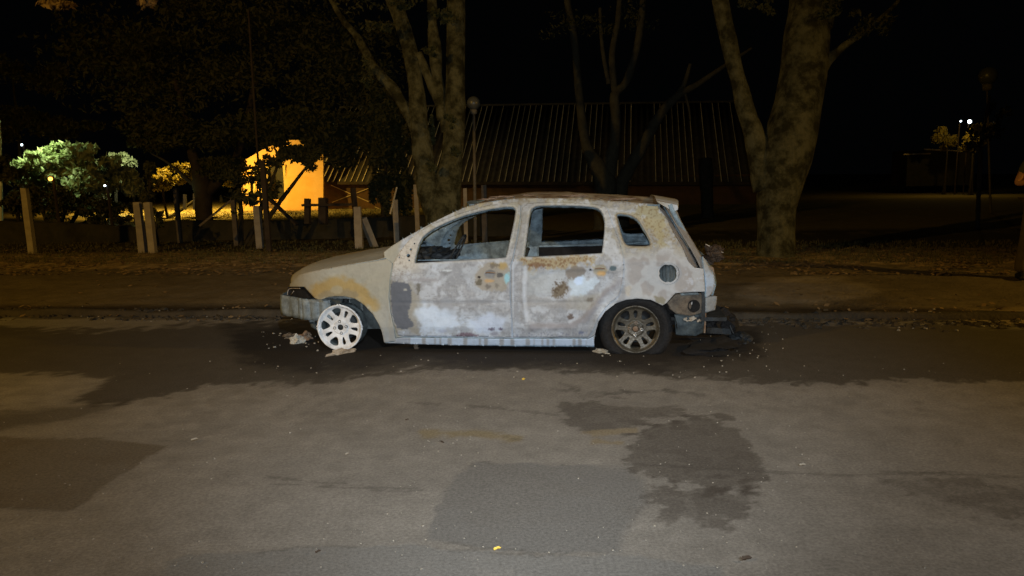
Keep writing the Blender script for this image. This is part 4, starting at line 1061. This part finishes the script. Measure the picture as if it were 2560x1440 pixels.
bush('upper_left_tree', [E(40, 300, 24, 110, 50), E(140, 325, 24.5, 130, 45), E(30, 180, 24, 160, 90)], 5200, .08, M['leaf'], 'dim brownish tree crown above the bright leafy tree', 29, 'tree')
# yellowing twigs hanging into the top of the picture
for (cx, cy, rx, ry, n_, sd, lb) in ((150, 12, 55, 26, 150, 31, 'brownish hanging leaf spray at the top left corner'), (360, 10, 30, 30, 120, 32, 'brownish hanging leaf spray right of the corner one')):
    c = E(cx, cy, 7.5, rx, ry); loc = Vector(c[:3]); r = empty('hanging_branch', loc, label=lb, cat='branch')
    crown('leaves', rel([c], loc), n_, .035, M['leaf_dry'], r, sd, 8)
    b = MB(); b.tube([Vector((0, 0, -.05)), Vector((.05, .1, .3)), Vector((.2, .3, 2.2))], [.004, .008, .02], 6); b.build('twig', M['bark_dark'], r, True)

# ------------------------------------------------------------------ FENCE POSTS, STAKES, LOW WALL
def post(name, top, bot, hw, label, mt='post', group=None, depth=None, brace=None):
    g = G(*bot) if depth is None else at(bot[0], bot[1], depth)
    if depth is not None: g.z = gz(g.x, g.y)
    dep = (g - CAM).dot(fw); t = at(top[0], top[1], dep)
    b = MB(); w_ = 2 * hw * .86 * dep / F
    d = (t - g); d2_ = Vector((d.x * .6, 0, d.z))
    rr = random.Random(int(top[0])); n = 5; V = []
    for i in range(n + 1):
        q = i / n; p = d2_ * q + Vector((0, 0, -.12 if i == 0 else 0))
        ww = w_ / 2 * (1 - .05 * q)
        for a, c in ((-1, -1), (1, -1), (1, 1), (-1, 1)): b.v.append(p + Vector((a * ww + rr.uniform(-.004, .004), c * ww + rr.uniform(-.004, .004), rr.uniform(-.008, .008) * (i == n))))
    for i in range(n):
        for j in range(4): a = i * 4 + j; c = i * 4 + (j + 1) % 4; b.f.append([a, c, c + 4, a + 4])
    b.f.append([n * 4 + k for k in range(4)])
    o = b.build(name, M[mt]); o.location = g; tag(o, label, 'post', group)
    if brace:
        b = MB(); q0 = at(brace[0], brace[1], dep + .05); q1 = at(brace[2], brace[3], dep + .3)
        b.bar(q0 - g, q1 - g, w_ * .8); c = b.build('brace', M[mt], o)
    return o
GP = 'concrete fence posts along the back of the verge'
post('fence_post', (72, 470), (82, 634), 8.5, 'leftmost square concrete post in front of the dark hedge', group=GP)
post('fence_post', (349, 505), (358, 633), 9.5, 'left one of the two concrete posts standing close together', group=GP)
post('fence_post', (375, 505), (383, 634), 9.5, 'right one of the two concrete posts standing close together', group=GP)
post('fence_post', (644, 514), (651, 622), 9, 'concrete post directly left of the dark wooden stake', group=GP)
post('fence_post', (896, 516), (899, 622), 10.5, 'concrete post with a slanting brace in front of the shed wall', group=GP, brace=(907, 545, 938, 622))
post('fence_post', (990, 499), (993, 608), 8, 'concrete post with a thin slanting plank, left of the stout tree', group=GP)
post('fence_post', (1041, 462), (1045, 580), 6.5, 'narrow pale post touching the left side of the stout tree', group=GP, depth=15.5)
post('fence_post', (1164, 470), (1165, 585), 5.5, 'narrow pale post just right of the stout tree', group=GP, depth=15.5)
post('fence_post', (1211, 462), (1212, 590), 8, 'reddish worn post seen above the windscreen pillar of the car', mt='post_dark', group=GP, depth=15.5)
post('fence_post', (587, 500), (591, 600), 6.5, 'dim concrete post between the yard tree and the wooden stake', mt='post_dark', group=GP, depth=16)
post('fence_post', (446, 470), (450, 600), 6, 'dim slim post left of the black silhouetted tree', mt='post_dark', group=GP, depth=17)
post('wooden_stake', (664, 402), (673, 628), 7, 'dark tall wooden stake beside the concrete post', mt='wood_black')
post('telephone_pole', (646, 40), (655, 560), 2.5, 'very thin tall dark pole rising above the yard', mt='wood_black', depth=17.5)
def plank(name, a, b_, da, db, w_, mt, label, cat='plank'):
    p = at(*a, da); q = at(*b_, db); m_ = MB(); m_.bar((0, 0, 0), q - p, w_, w_ * .5); o = m_.build(name, M[mt]); o.location = p; tag(o, label, cat); return o
plank('slanting_plank', (578, 500), (498, 565), 15.2, 15.0, .07, 'post_dark', 'grey plank leaning down to the left under the yard tree')
plank('slanting_plank', (677, 500), (742, 562), 15.2, 15.0, .08, 'wood_black', 'dark plank leaning down to the right from the wooden stake')
plank('slanting_plank', (992, 468), (975, 535), 13.2, 13.2, .035, 'wood_pale', 'thin pale plank leaning on the concrete post left of the stout tree')
# dark rail fence in the yard
rf = empty('rail_fence', at(800, 545, 16.5), label='low dark wooden rail fence in front of the orange wall', cat='fence')
L0 = rf.location.copy()
for (x, y0, y1, wd) in ((769, 497, 560, .11), (808, 495, 560, .16)):
    b = MB(); b.bar(at(x, y1, 16.5) - L0, at(x, y0, 16.5) - L0, wd); b.build('fence_upright', M['wood_black'], rf)
b = MB(); b.bar(at(755, 513, 16.4) - L0, at(884, 511, 16.4) - L0, .10, .05); b.build('rail', M['wood_black'], rf)
b = MB(); b.bar(at(882, 470, 16.4) - L0, at(890, 540, 16.4) - L0, .09); b.build('fence_upright', M['wood_black'], rf)
# low mossy wall: traced top edge, own depth and thickness
def low_wall():
    top = [(-500, 560), (0, 552), (140, 556), (250, 560), (330, 566), (400, 560), (430, 550), (520, 550), (600, 551), (700, 551), (800, 547), (880, 545), (1000, 540), (1150, 535), (1300, 535)]
    pts = dens(top, 14, False); V = []
    for x, y in pts:
        p = at(x, y, 17.6 + .3 * noise.noise(Vector((x * .01, 0, 0)))); z = p.z + .03 * noise.noise(Vector((x * .03, 5, 0)))
        for (dy, zz) in ((-.14 + .03 * noise.noise(Vector((x * .05, 1, 0))), -.1), (-.12 + .04 * noise.noise(Vector((x * .05, 2, 0))), z * .5), (-.10, z - .02), (0, z), (.15, z - .01), (.18, -.1)): V.append((p.x, p.y + dy, zz))
    f = []; n = len(pts)
    for i in range(n - 1):
        for j in range(5): a = i * 6 + j; f.append((a, a + 6, a + 7, a + 1))
    o = mk('low_wall', V, f, M['wall_low'], None, True); tag(o, 'low dark overgrown wall behind the fence posts', 'wall')
low_wall()

# ------------------------------------------------------------------ BUILDINGS
def bld():
    DEP = 40.0
    A = at(760, 455, DEP)
    vp = ray(1600, 455 - 1700); sl = vp.normalized(); hz = Vector((sl.x, sl.y, 0)).normalized(); al = Vector((hz.y, -hz.x, 0))
    # choose eave direction so that the eave stays on the photo's straight line
    Bd = ray(1900, 456); nrm = hz
    # intersection of the ray with the vertical plane through A along 'al'
    t = (A - CAM).dot(hz) / Bd.dot(hz); B = CAM + Bd * t
    e = (B - A); Lr = e.length; e.normalize()
    root = empty('long_building', Vector((A.x, A.y, -.1)), label='long low building with a dark corrugated roof behind the car', cat='building')
    o0 = root.location
    d = ray(1230, 265); nn = sl.cross(e).normalized(); t = (A - CAM).dot(nn) / d.dot(nn); top = CAM + d * t
    rise = (top - A) - e * ((top - A).dot(e)); sl2 = sl; h = rise.length
    nC = int(Lr / .30)
    b = MB(); 
    N_ = nC * 6; V = []
    for i in range(N_ + 1):
        s_ = Lr * i / N_; off = nn * (.03 * math.sin(2 * math.pi * i / 6)) * (1 if nn.z > 0 else -1)
        V.append(A + e * s_ + off - o0); V.append(A + e * s_ + sl2 * h + off - o0)
    mk('roof', V, [(2 * i, 2 * i + 2, 2 * i + 3, 2 * i + 1) for i in range(N_)], M['roof'], root, True, solid=.03)
    b = MB(); rr = random.Random(8); upn = nn if nn.z > 0 else -nn
    for i in range(nC):
        s_ = (i + .25) / nC * Lr; p = A + e * s_ + upn * .045 - o0; h0 = 0; 
        th = .022 if i % 2 else .034
        if rr.random() < .20: continue
        b.bar(p + sl2 * h0, p + sl2 * h * .995, th * rr.uniform(.5, 1.0), .02)
    b.build('crest_light_bar', M['crest_light'], root)  # pale bars stand in for light catching the corrugation crests
    b = MB(); b.bar(A + sl2 * h - o0 + upn * .06, B + sl2 * h - o0 + upn * .06, .22, .10); b.build('ridge_cap', M['roof'], root)
    # wall below the eaves
    b = MB(); wp = A + e * (Lr / 2) + hz * .5; q = Matrix(((e.x, hz.x, 0), (e.y, hz.y, 0), (0, 0, 1)))
    zt_ = A.z - .03; b.box(Vector((wp.x, wp.y, (zt_ - .2) / 2)) - o0, (Lr, .2, zt_ + .2), q); b.build('wall', M['shed'], root)
    b = MB(); b.bar(A - o0 - Vector((0, 0, .06)), B - o0 - Vector((0, 0, .06)), .12); b.build('eave_board', M['wood_black'], root)
    # crossing battens on the shed wall
    for a, c in (((828, 463), (930, 508)), ((830, 506), (942, 463)), ((937, 517), (960, 527))):
        b = MB(); off = -hz * .2
        def onw(pp):
            dd = ray(*pp); tt = (A + hz * .35 - CAM).dot(hz) / dd.dot(hz); return CAM + dd * tt - o0
        b.bar(onw(a), onw(c), .05, .03); b.build('cross_batten', M['wood_pale'], root)
    return root
bld()
def house():
    D_ = 39.0; g = at(735, 530, D_); root = empty('orange_house', Vector((g.x, g.y, -.1)), label='orange plastered house glowing under a yard lamp', cat='house'); o0 = root.location
    def px(p, dd=D_): return at(p[0], p[1], dd) - o0
    poly = [(604, 405), (660, 372), (700, 350), (808, 350), (808, 532), (604, 528)]
    vo, fo = cdt(poly, [[(668, 415), (712, 415), (712, 498), (668, 498)], [(622, 450), (640, 450), (640, 492), (622, 492)]], 16)
    V = [px(p) for p in vo]
    if (V[fo[0][1]] - V[fo[0][0]]).cross(V[fo[0][2]] - V[fo[0][0]]).y > 0: fo = [f[::-1] for f in fo]
    mk('wall', V, fo, M['orange'], root, False, solid=.25)
    for (x0, x1, y0, y1) in ((668, 712, 415, 498), (622, 640, 450, 492)):
        b = MB(); a = px((x0, y0), D_ + .2); c = px((x1, y1), D_ + .2); b.box((a + c) / 2, (abs(c.x - a.x), .05, abs(a.z - c.z))); w_ = b.build('window', M['dark_glass'], root)
        b = MB(); a = px((x0, y0), D_ - .05); c = px((x1, y1), D_ - .05)
        for q in ((a.x, None), (c.x, None)): b.box((q[0], a.y, (a.z + c.z) / 2), (.12, .08, abs(a.z - c.z) + .12))
        b.build('frame', M['yellow_trim'], w_)
    b = MB(); a = px((655, 425), D_ - .6); c = px((655, 500), D_ - .6); b.bar(a, c, .22); a = px((637, 425), D_ - .6); c = px((637, 500), D_ - .6); b.bar(a, c, .10); b.build('porch_pillar', M['yellow_trim'], root)
house()
# bicycle-hoop garden edging
hp = empty('garden_edging', at(725, 545, 22), label='row of small wire hoops edging the lit yard', cat='fence'); L0 = hp.location.copy()
for k in range(5):
    b = MB(); c = at(712 + k * 11, 532, 22) - L0; r_ = .075
    b.tube([c + Vector((r_ * math.cos(a), 0, -.05 + r_ * math.sin(a))) for a in np.linspace(0, math.pi, 8)] , [.008] * 8, 5); b.build('wire_hoop', M['wood_black'], hp, True)
# white gate pillar and distant posts
b = MB(); p = at(262, 535, 26); b.box((0, 0, .25), (.16, .16, .6)); b.box((.22, 0, .18), (.14, .14, .46)); b.box((.0, 0, .58), (.22, .22, .05)); o = b.build('gate_pillar', M['white_paint']); o.location = p; tag(o, 'small white gate pillar on the lit lawn behind the hedge', 'pillar')
for (x, y0, y1, lb) in ((487, 484, 524, 'white short post right of the black tree'), (462, 486, 524, 'white short post left of the black tree')):
    b = MB(); p = at(x, y1, 30); q = at(x, y0, 30); b.bar((0, 0, 0), q - p, .10); o = b.build('white_post', M['white_paint']); o.location = p; tag(o, lb, 'post')
# lamp post at the left picture edge
lp = empty('lamp_post', at(-2, 560, 19), label='pale lit pole cut by the left picture edge', cat='lamp post'); L0 = lp.location.copy()
b = MB(); b.tube([at(2, 560, 19) - L0, at(1, 440, 19) - L0, at(-3, 300, 19) - L0], [.05, .045, .04], 10); b.build('pole', M['pale_pole'], lp, True)

# ------------------------------------------------------------------ LAMPS
def globe_lamp(name, c, r, base, depth, label):
    p = at(base[0], base[1], depth); p.z = gz(p.x, p.y); root = empty(name, p, label=label, cat='street lamp')
    cc = at(c[0], c[1], depth) - p; rr_ = r * depth / F
    b = MB(); b.lathe([(max(.001, rr_ * math.sin(math.pi * k / 14)), -rr_ * math.cos(math.pi * k / 14)) for k in range(15)], cc, 'z', 24); b.build('globe', M['globe'], root, True)
    b = MB(); b.lathe([(rr_ * .25, -rr_ * 1.65), (rr_ * .5, -rr_ * 1.5), (rr_ * .55, -rr_ * 1.0), (rr_ * .35, -rr_ * .85)], cc, 'z', 16); b.build('lamp_collar', M['metal_pole'], root, True)
    b = MB(); b.tube([Vector((cc.x - .02, 0, -.1)), Vector((cc.x, cc.y, cc.z - rr_ * 1.5))], [.035, .028], 10); b.build('pole', M['metal_pole'], root, True)
globe_lamp('globe_lamp', (1184, 258), 17, (1178, 600), 15.0, 'unlit round globe lamp on a thin pole right of the stout tree')
globe_lamp('globe_lamp', (2470, 190), 22, (2468, 560), 24.0, 'faint unlit globe lamp high at the right edge')
def lit(name, px, py, r, depth, mt, label, hood=True):
    p = at(px, py, depth); root = empty(name, p, label=label, cat='lamp'); rr_ = r * depth / F
    b = MB(); b.lathe([(max(.001, rr_ * math.sin(math.pi * k / 8)), -rr_ * math.cos(math.pi * k / 8)) for k in range(9)], (0, 0, 0), 'z', 12); b.build('bulb', M[mt], root, True)
    b = MB(); b.lathe([(.001, rr_ * 1.6), (rr_ * 1.2, rr_ * 1.1), (rr_ * 1.25, rr_ * .9)], (0, 0, 0), 'z', 12); b.build('hood', M['wood_black'], root, True)
    b = MB(); b.tube([Vector((0, .1, rr_ * 1.3)), Vector((0, .2, -p.z + gz(p.x, p.y)))], [.03, .04], 6); b.build('pole', M['wood_black'], root)
lit('lit_lamp', 126, 447, 5, 17.7, 'lamp_orange', 'small glowing orange lamp among the dark hedge leaves')
lit('lit_lamp', 262, 464, 2.5, 18.0, 'lamp_white', 'small bluish white lamp behind the pale bush')
lit('lit_lamp', 2424, 304, 4.5, 45, 'lamp_white', 'brighter white lamp far away at the right')
lit('lit_lamp', 2402, 303, 2, 45, 'lamp_white', 'smaller white lamp left of the brighter far one')
lit('lit_lamp', 54, 362, 2.6, 30, 'lamp_white', 'tiny white light above the bright leafy tree')
# yard lights and added fill spots
p = at(600, 300, 37); spot('yard_sodium_lamp', (p.x, p.y, 4.2), at(700, 520, 41), 200, (1.0, .58, .10), 150, .5, .1)
p = at(480, 380, 41); spot('yard_sodium_lamp_left', (p.x, p.y, 5.0), (p.x + .5, p.y + 1.0, -.1), 10000, (1.0, .58, .09), 150, .5, .1)
p = at(420, 380, 33); spot('yard_fill_near', (p.x, p.y, 4.2), (p.x + .8, p.y + 1.5, -.1), 4200, (1.0, .60, .10), 140, .6, .1)  # added spot to brighten the lawn, no fixture of its own
p = at(950, 330, 34); spot('roof_fill', (p.x - 1.0, p.y, 5.2), at(1250, 400, 42), 190, (1.0, .72, .34), 100, .8, .1)  # added spot that brings out the corrugated roof
p = at(120, 300, 19.4); spot('white_yard_lamp', (p.x - .6, p.y, 3.15), at(160, 452, 20.3), 430, (.74, 1.0, .46), 100, .5, .1)

p = at(220, 380, 36); spot('white_yard_lamp_lawn', (p.x, p.y, 3.4), (p.x + 3, p.y + 3, 0), 900, (.9, 1.0, .55), 140, .6, .1)
p = at(340, 350, 21.6); spot('bush_fill', (p.x, p.y, 3.0), at(235, 470, 23), 420, (.92, 1.0, .60), 70, .7, .1)  # added spot to lift the pale bush and young tree
p = at(2400, 290, 43); point('far_lamp', (p.x, p.y, 4.0), 130, (1.0, .62, .12), .1)

# ------------------------------------------------------------------ RIGHT BACKGROUND
b = MB(); p = at(2330, 385, 50)
fb = empty('far_building', Vector((p.x, p.y, -.1)), label='far dark flat-roofed building at the right horizon', cat='building'); L0 = fb.location.copy()
b.box(at(2330, 420, 50.2) - L0, (4.2, 2, 2.2)); b.build('wall', M['wall_low'], fb)
b = MB(); b.bar(at(2258, 386, 49) - L0, at(2326, 384, 49) - L0, .08); b.bar(at(2310, 373, 49) - L0, at(2402, 378, 49) - L0, .08); b.build('roof_edge', M['wood_pale'], fb)
bush('round_bush', [E(2370, 345, 46, 34, 34)], 1200, .14, M['leaf_yellow'], 'round yellowish bush under the far white lamps', 41)
bush('round_bush', [E(2435, 350, 44, 38, 32), E(2460, 320, 40, 30, 26)], 1400, .13, M['leaf_yellow'], 'yellowish bush right of the round one, behind the young roadside tree', 42)
T6, l6 = tree('roadside_tree', [[(2444, 575, 6), (2446, 500, 5), (2450, 420, 6), (2452, 370, 5), (2462, 310, 4), (2475, 240, 3)], [(2450, 385, 3), (2430, 350, 2), (2420, 320, 2)], [(2455, 350, 3), (2485, 320, 2), (2500, 280, 2)]], 17.0, 'thin pale-stemmed young tree near the right edge', mt='bark_pale')
crown('crown', rel([E(2440, 350, 17, 50, 40), E(2485, 300, 17, 32, 50)], l6), 420, .05, M['leaf'], T6, 6, 8)
tree('stub_trunk', [[(1768, 560, 15), (1768, 500, 15), (1764, 430, 18), (1762, 397, 16)]], 24.0, 'short dim trunk stub behind the car tail', mt='bark_dark')

# ------------------------------------------------------------------ GROUND COVER
def scatter(name, label, region, n, size, mt, seed, up_=0.35, zoff=.012):
    rng = np.random.default_rng(seed); V = []; Fc = []
    while len(Fc) < n:
        px = rng.uniform(region[0], region[1]); py = rng.uniform(region[2], region[3]); g = G(px, py)
        if noise.noise(Vector((g.x * .9, g.y * 1.4, seed))) < rng.uniform(-.5, .3): continue
        a = rng.uniform(0, 6.28); s = size * rng.uniform(.5, 1.4)
        ax = Vector((math.cos(a), math.sin(a), rng.uniform(-up_, up_))) * s; bx = Vector((-math.sin(a), math.cos(a), rng.uniform(-up_, up_))) * s * .6
        c = g + Vector((0, 0, zoff + size * .2)); k = len(V)
        V += [c - ax, c + bx, c + ax, c - bx]; Fc.append((k, k + 1, k + 2, k + 3))
    o = mk(name, V, Fc, mt, None, False); tag(o, label, kind='stuff'); return o
scatter('leaf_litter', 'dry fallen leaves scattered over the verge', (-100, 2660, 622, 690), 5200, .035, M['leaf_dry'], 51)
scatter('kerb_leaves', 'scattered dry leaves along the kerb', (-100, 2660, 762, 806), 420, .030, M['leaf_dry'], 52, .5)
scatter('path_leaves', 'few dry leaves on the bare soil path', (-100, 2660, 690, 775), 160, .026, M['leaf_dry'], 53, .4)
def tufts(name, label, region, n, h, mt, seed):
    rng = np.random.default_rng(seed); V = []; Fc = []
    for _ in range(n):
        g = G(rng.uniform(region[0], region[1]), rng.uniform(region[2], region[3]))
        for k in range(5):
            a = rng.uniform(0, 6.28); w_ = .006; hh = h * rng.uniform(.5, 1.3); d = Vector((math.cos(a), math.sin(a), 0)); q = g + d * rng.uniform(0, .04); s = Vector((-d.y, d.x, 0)) * w_
            i = len(V); V += [q - s, q + s, q + d * hh * .5 + Vector((0, 0, hh))]; Fc.append((i, i + 1, i + 2))
    tag(mk(name, V, Fc, mt, None, False), label, kind='stuff')
tufts('grass', 'sparse short grass tufts at the foot of posts and trees', (-50, 2600, 604, 660), 5000, .06, M['grass'], 61)
tufts('yard_grass', 'short dry grass on the lit yard', (240, 1000, 505, 547), 5000, .09, M['grass'], 62)
M['chip'] = mat('pale_chips', (.26, .24, .20), rough=.8, nscale=30, namt=.3)
def clods():
    rng = np.random.default_rng(5); b = MB()
    for _ in range(520):
        left = rng.random() < .5; px = rng.uniform(-40, 720) if left else rng.uniform(1830, 2600); yc = 778 + (px / 2560) * 27
        g = G(px, yc + rng.normal(6, 7)); s = rng.uniform(.012, .055)
        b.box(g + Vector((0, 0, s * .12)), (s * 1.6, s, s * .55), Matrix.Rotation(rng.uniform(0, 6.28), 3, 'Z') @ Matrix.Rotation(rng.uniform(-.5, .5), 3, 'X'), rng.uniform(.3, .8))
    tag(b.build('gutter_debris', M['kerb']), 'dark soil clods and rotten leaves along the gutter', kind='stuff')
clods()
def chips():
    rng = np.random.default_rng(77); b = MB()
    def add(px, py, s, dz=0):
        g = G(px, py); q = Matrix.Rotation(rng.uniform(0, 6.28), 3, 'Z') @ Matrix.Rotation(rng.uniform(-.5, .5), 3, 'X'); b.box(g + Vector((0, 0, s * .25 + .002)), (s, s * rng.uniform(.4, .9), s * .5), q, rng.uniform(.4, .9))
    for _ in range(420): add(rng.uniform(0, 2560), rng.uniform(890, 1430), rng.uniform(.003, .009))
    for _ in range(60): add(rng.normal(1400, 330), rng.uniform(882, 945), rng.uniform(.004, .014))
    for _ in range(40): add(rng.uniform(1750, 1960), rng.uniform(830, 930), rng.uniform(.004, .014))
    for _ in range(24): add(rng.uniform(650, 800), rng.uniform(830, 880), rng.uniform(.006, .022))
    for _ in range(45): add(rng.uniform(2200, 2600), rng.uniform(775, 830), rng.uniform(.008, .03))
    for _ in range(30): add(rng.uniform(150, 760), rng.uniform(765, 806), rng.uniform(.006, .022))
    tag(b.build('gravel_chips', M['chip']), 'pale chips and grit scattered on the road', kind='stuff')
chips()

# ------------------------------------------------------------------ DEBRIS
def crumple(name, c, size, mt, label, seed, cat='debris', n=10, flat=.4):
    rr = random.Random(seed); bm = bmesh.new(); bmesh.ops.create_icosphere(bm, subdivisions=3, radius=.5)
    for v in bm.verts:
        k = 1 + .9 * noise.noise(v.co * 3.1 + Vector((seed, 0, 0))) + .35 * noise.noise(v.co * 8 + Vector((0, seed, 0)))
        v.co = v.co * k; v.co.x *= size[0]; v.co.y *= size[1]; v.co.z *= size[2]
        v.co.z = max(v.co.z, -size[2] * .32)
    me = bpy.data.meshes.new(name); bm.to_mesh(me); bm.free(); me.materials.append(M[mt]); o = bpy.data.objects.new(name, me); col.objects.link(o)
    g = G(*c); o.location = g + Vector((0, 0, size[2] * .30)); o.rotation_euler = (0, 0, rr.uniform(0, 3)); tag(o, label, cat); return o
M['pale_scrap'] = mat('pale_scrap', (.50, .48, .42), rough=.8, nscale=25, color2=(.30, .28, .24), bump=.5)
o = crumple('metal_scrap', (742, 858), (.12, .07, .09), 'pale_scrap', 'crumpled pale piece of metal on the road before the front bumper beam', 1); o.rotation_euler = (0, 0, .3)
crumple('grey_scrap', (728, 846), (.14, .08, .06), 'brown', 'flat grey burnt scrap behind the pale crumpled piece', 2)
crumple('rust_scrap', (764, 848), (.12, .09, .08), 'rust', 'brown burnt lump between pale scrap and front wheel', 3)
crumple('ash_puddle', (852, 885), (.22, .05, .045), 'ash', 'crust of ash and melted alloy under the front wheel', 4)
crumple('stone', (1040, 872), (.05, .04, .05), 'brown', 'small dark stone on the road under the front door', 5, 'stone')
crumple('melted_lump', (1503, 882), (.14, .05, .04), 'chip', 'flat pale melted lump at the foot of the rear tyre', 6)
crumple('burnt_heap', (1790, 868), (.60, .36, .07), 'soot', 'black charred heap behind the rear wheel under the tail', 7)
crumple('burnt_bumper', (1800, 830), (.30, .22, .24), 'tyre', 'black melted bumper remains lying behind the car tail', 8)
crumple('charred_strip', (1850, 850), (.32, .16, .09), 'inner_dark', 'charred strip on the kerb side of the black heap', 9)
b = MB(); g = G(1800, 850)
b.bar((-.12, 0, .09), (.10, .02, .07), .02, .05); b.bar((.08, 0, .13), (.12, .0, .04), .03, .01); o = b.build('metal_strip', M['inner_dark']); o.location = g; tag(o, 'thin grey metal strip lying on the charred heap', 'debris')
def leaf(px, py, s, mt, label, rz):
    g = G(px, py, .012); bm = bmesh.new(); N_ = 9; vs = []
    outline = []
    for k in range(14):
        a = 2 * math.pi * k / 14; r = s * (1 - .25 * abs(math.sin(a * 2.5))) * (1 if abs(math.cos(a)) > .3 else .6); outline.append(bm.verts.new((r * math.cos(a), r * .7 * math.sin(a), .25 * s * abs(math.sin(a)) + .1 * s * math.cos(a))))
    c = bm.verts.new((0, 0, 0))
    for k in range(14): bm.faces.new((c, outline[k], outline[(k + 1) % 14]))
    me = bpy.data.meshes.new('fallen_leaf'); bm.to_mesh(me); bm.free(); me.materials.append(M[mt]); o = bpy.data.objects.new('fallen_leaf', me); col.objects.link(o); o.location = g; o.rotation_euler = (.3, 0, rz); tag(o, label, 'leaf')
leaf(1243, 1379, .018, 'leaf_bright', 'bright yellow leaf on the road at the bottom centre', .4)
leaf(1309, 952, .022, 'leaf_bright', 'yellow leaf on the road below the rear door', 1.2)
leaf(1104, 1110, .022, 'leaf_brown', 'dark curled leaf in the middle of the road', 2.4)
leaf(1866, 1404, .024, 'leaf_brown', 'dark brown leaf at the bottom right of the road', .2)
leaf(795, 1386, .014, 'leaf_brown', 'small dark leaf on the pale repair strip', .8)
leaf(1018, 1054, .014, 'leaf_brown', 'tiny dark leaf above the dark curled one', .5)
leaf(486, 1104, .022, 'chip', 'scrap of white paper on the left of the road', .5)
leaf(2006, 1168, .018, 'chip', 'pale scrap right of the long dark stain', .1)
leaf(868, 1140, .014, 'chip', 'tiny pale scrap on the road left of centre', .9)

# ------------------------------------------------------------------ PERSON at the right edge
def person():
    g = G(2592, 698); root = empty('person', g, -math.pi / 2, label='person in olive shirt and brown trousers cut by the right picture edge', cat='person')
    def skin(name, verts, edges, rad, mt, parent=root, sub=2):
        me = bpy.data.meshes.new(name); me.from_pydata(verts, edges, []); o = bpy.data.objects.new(name, me); col.objects.link(o); o.parent = parent
        m_ = o.modifiers.new('skin', 'SKIN'); m_.use_smooth_shade = True
        for i, r_ in enumerate(rad):
            me.skin_vertices[0].data[i].radius = r_ if isinstance(r_, tuple) else (r_, r_)
        me.skin_vertices[0].data[0].use_root = True
        s = o.modifiers.new('sub', 'SUBSURF'); s.levels = s.render_levels = sub
        me.materials.append(mt); return o
    # faces right (+x), seen from its left side: y- is the side towards the camera
    V = [(0, 0, .95), (.0, 0, 1.12), (.0, 0, 1.30), (.01, 0, 1.43), (.02, 0, 1.52), (.04, 0, 1.60), (.045, 0, 1.68),
         (-.02, -.17, 1.40), (-.05, -.29, 1.13), (.13, -.20, 1.17), (.21, -.15, 1.20),
         (-.01, .17, 1.40), (-.05, .21, 1.12), (.16, .17, 1.18), (.23, .14, 1.21),
         (.0, -.10, .88), (.02, -.16, .50), (-.02, -.20, .10), (.0, .10, .88), (.06, .11, .50), (.05, .11, .10)]
    Ed = [(0, 1), (1, 2), (2, 3), (3, 4), (4, 5), (5, 6), (3, 7), (7, 8), (8, 9), (9, 10), (3, 11), (11, 12), (12, 13), (13, 14), (0, 15), (15, 16), (16, 17), (0, 18), (18, 19), (19, 20)]
    rad = [(.12, .15), (.11, .14), (.12, .15), (.09, .11), .055, .085, .085, .055, .043, .036, .027, .055, .043, .036, .027, .085, .058, .042, .085, .058, .042]
    skin('body', V, Ed, rad, M['skin'])
    skin('shirt', [(0, 0, .93), (0, 0, 1.12), (0, 0, 1.30), (.0, 0, 1.41), (-.02, -.17, 1.395), (-.04, -.24, 1.23), (-.01, .17, 1.395), (-.04, .2, 1.22)], [(0, 1), (1, 2), (2, 3), (3, 4), (4, 5), (3, 6), (6, 7)], [(.14, .17), (.13, .16), (.14, .17), (.10, .13), .075, .066, .075, .066], M['shirt'])
    skin('trousers', [(0, 0, .97), (0, -.10, .86), (.02, -.16, .50), (-.02, -.20, .07), (0, .10, .86), (.06, .11, .50), (.05, .11, .07)], [(0, 1), (1, 2), (2, 3), (0, 4), (4, 5), (5, 6)], [(.13, .16), .11, .085, .075, .11, .085, .075], M['trousers'])
    for yy, xx in ((-.20, -.02), (.11, .05)):
        skin('shoe', [(xx - .05, yy, .045), (xx + .07, yy, .045), (xx + .16, yy + (-.07 if yy < 0 else .05), .03)], [(0, 1), (1, 2)], [(.05, .045), (.045, .045), (.035, .03)], M['shoe'])
    skin('hair', [(.02, 0, 1.66), (.035, 0, 1.73)], [(0, 1)], [.09, .075], M['hair'])
    b = MB(); 
    b.lathe([(.001, .03), (.014, .01), (.018, -.01), (.001, -.02)], (.13, 0, 1.62), 'z', 8)
    b.build('nose', M['skin'], root, True)
    for s in (-1, 1):
        b = MB(); b.lathe([(max(.001, .012 * math.sin(math.pi * k / 6)), -.012 * math.cos(math.pi * k / 6)) for k in range(7)], (.118, s * .032, 1.655), 'z', 8); b.build('eye', M['hair'], root, True)
    for (hx, hy, hz, s) in ((.21, -.17, 1.20, 1), (.23, .14, 1.21, -1)):   # hands: palm, four fingers and a thumb
        vs = [(hx, hy, hz), (hx + .07, hy + .03 * s, hz + .01)]; es = [(0, 1)]; rs = [(.022, .034), (.016, .038)]
        for k in range(4):
            a = len(vs); oz = (k - 1.5) * .019; L_ = (.062, .072, .068, .052)[k]
            vs += [(hx + .10, hy + .035 * s, hz + .01 - oz), (hx + .10 + L_ * .5, hy + .05 * s, hz - oz), (hx + .10 + L_ * .8, hy + .075 * s, hz - .006 - oz)]; es += [(1, a), (a, a + 1), (a + 1, a + 2)]; rs += [.010, .009, .008]
        a = len(vs); vs += [(hx + .04, hy + .02 * s, hz + .045), (hx + .075, hy + .045 * s, hz + .062)]; es += [(0, a), (a, a + 1)]; rs += [.012, .009]
        skin('hand', vs, es, rs, M['skin'], sub=1)
person()
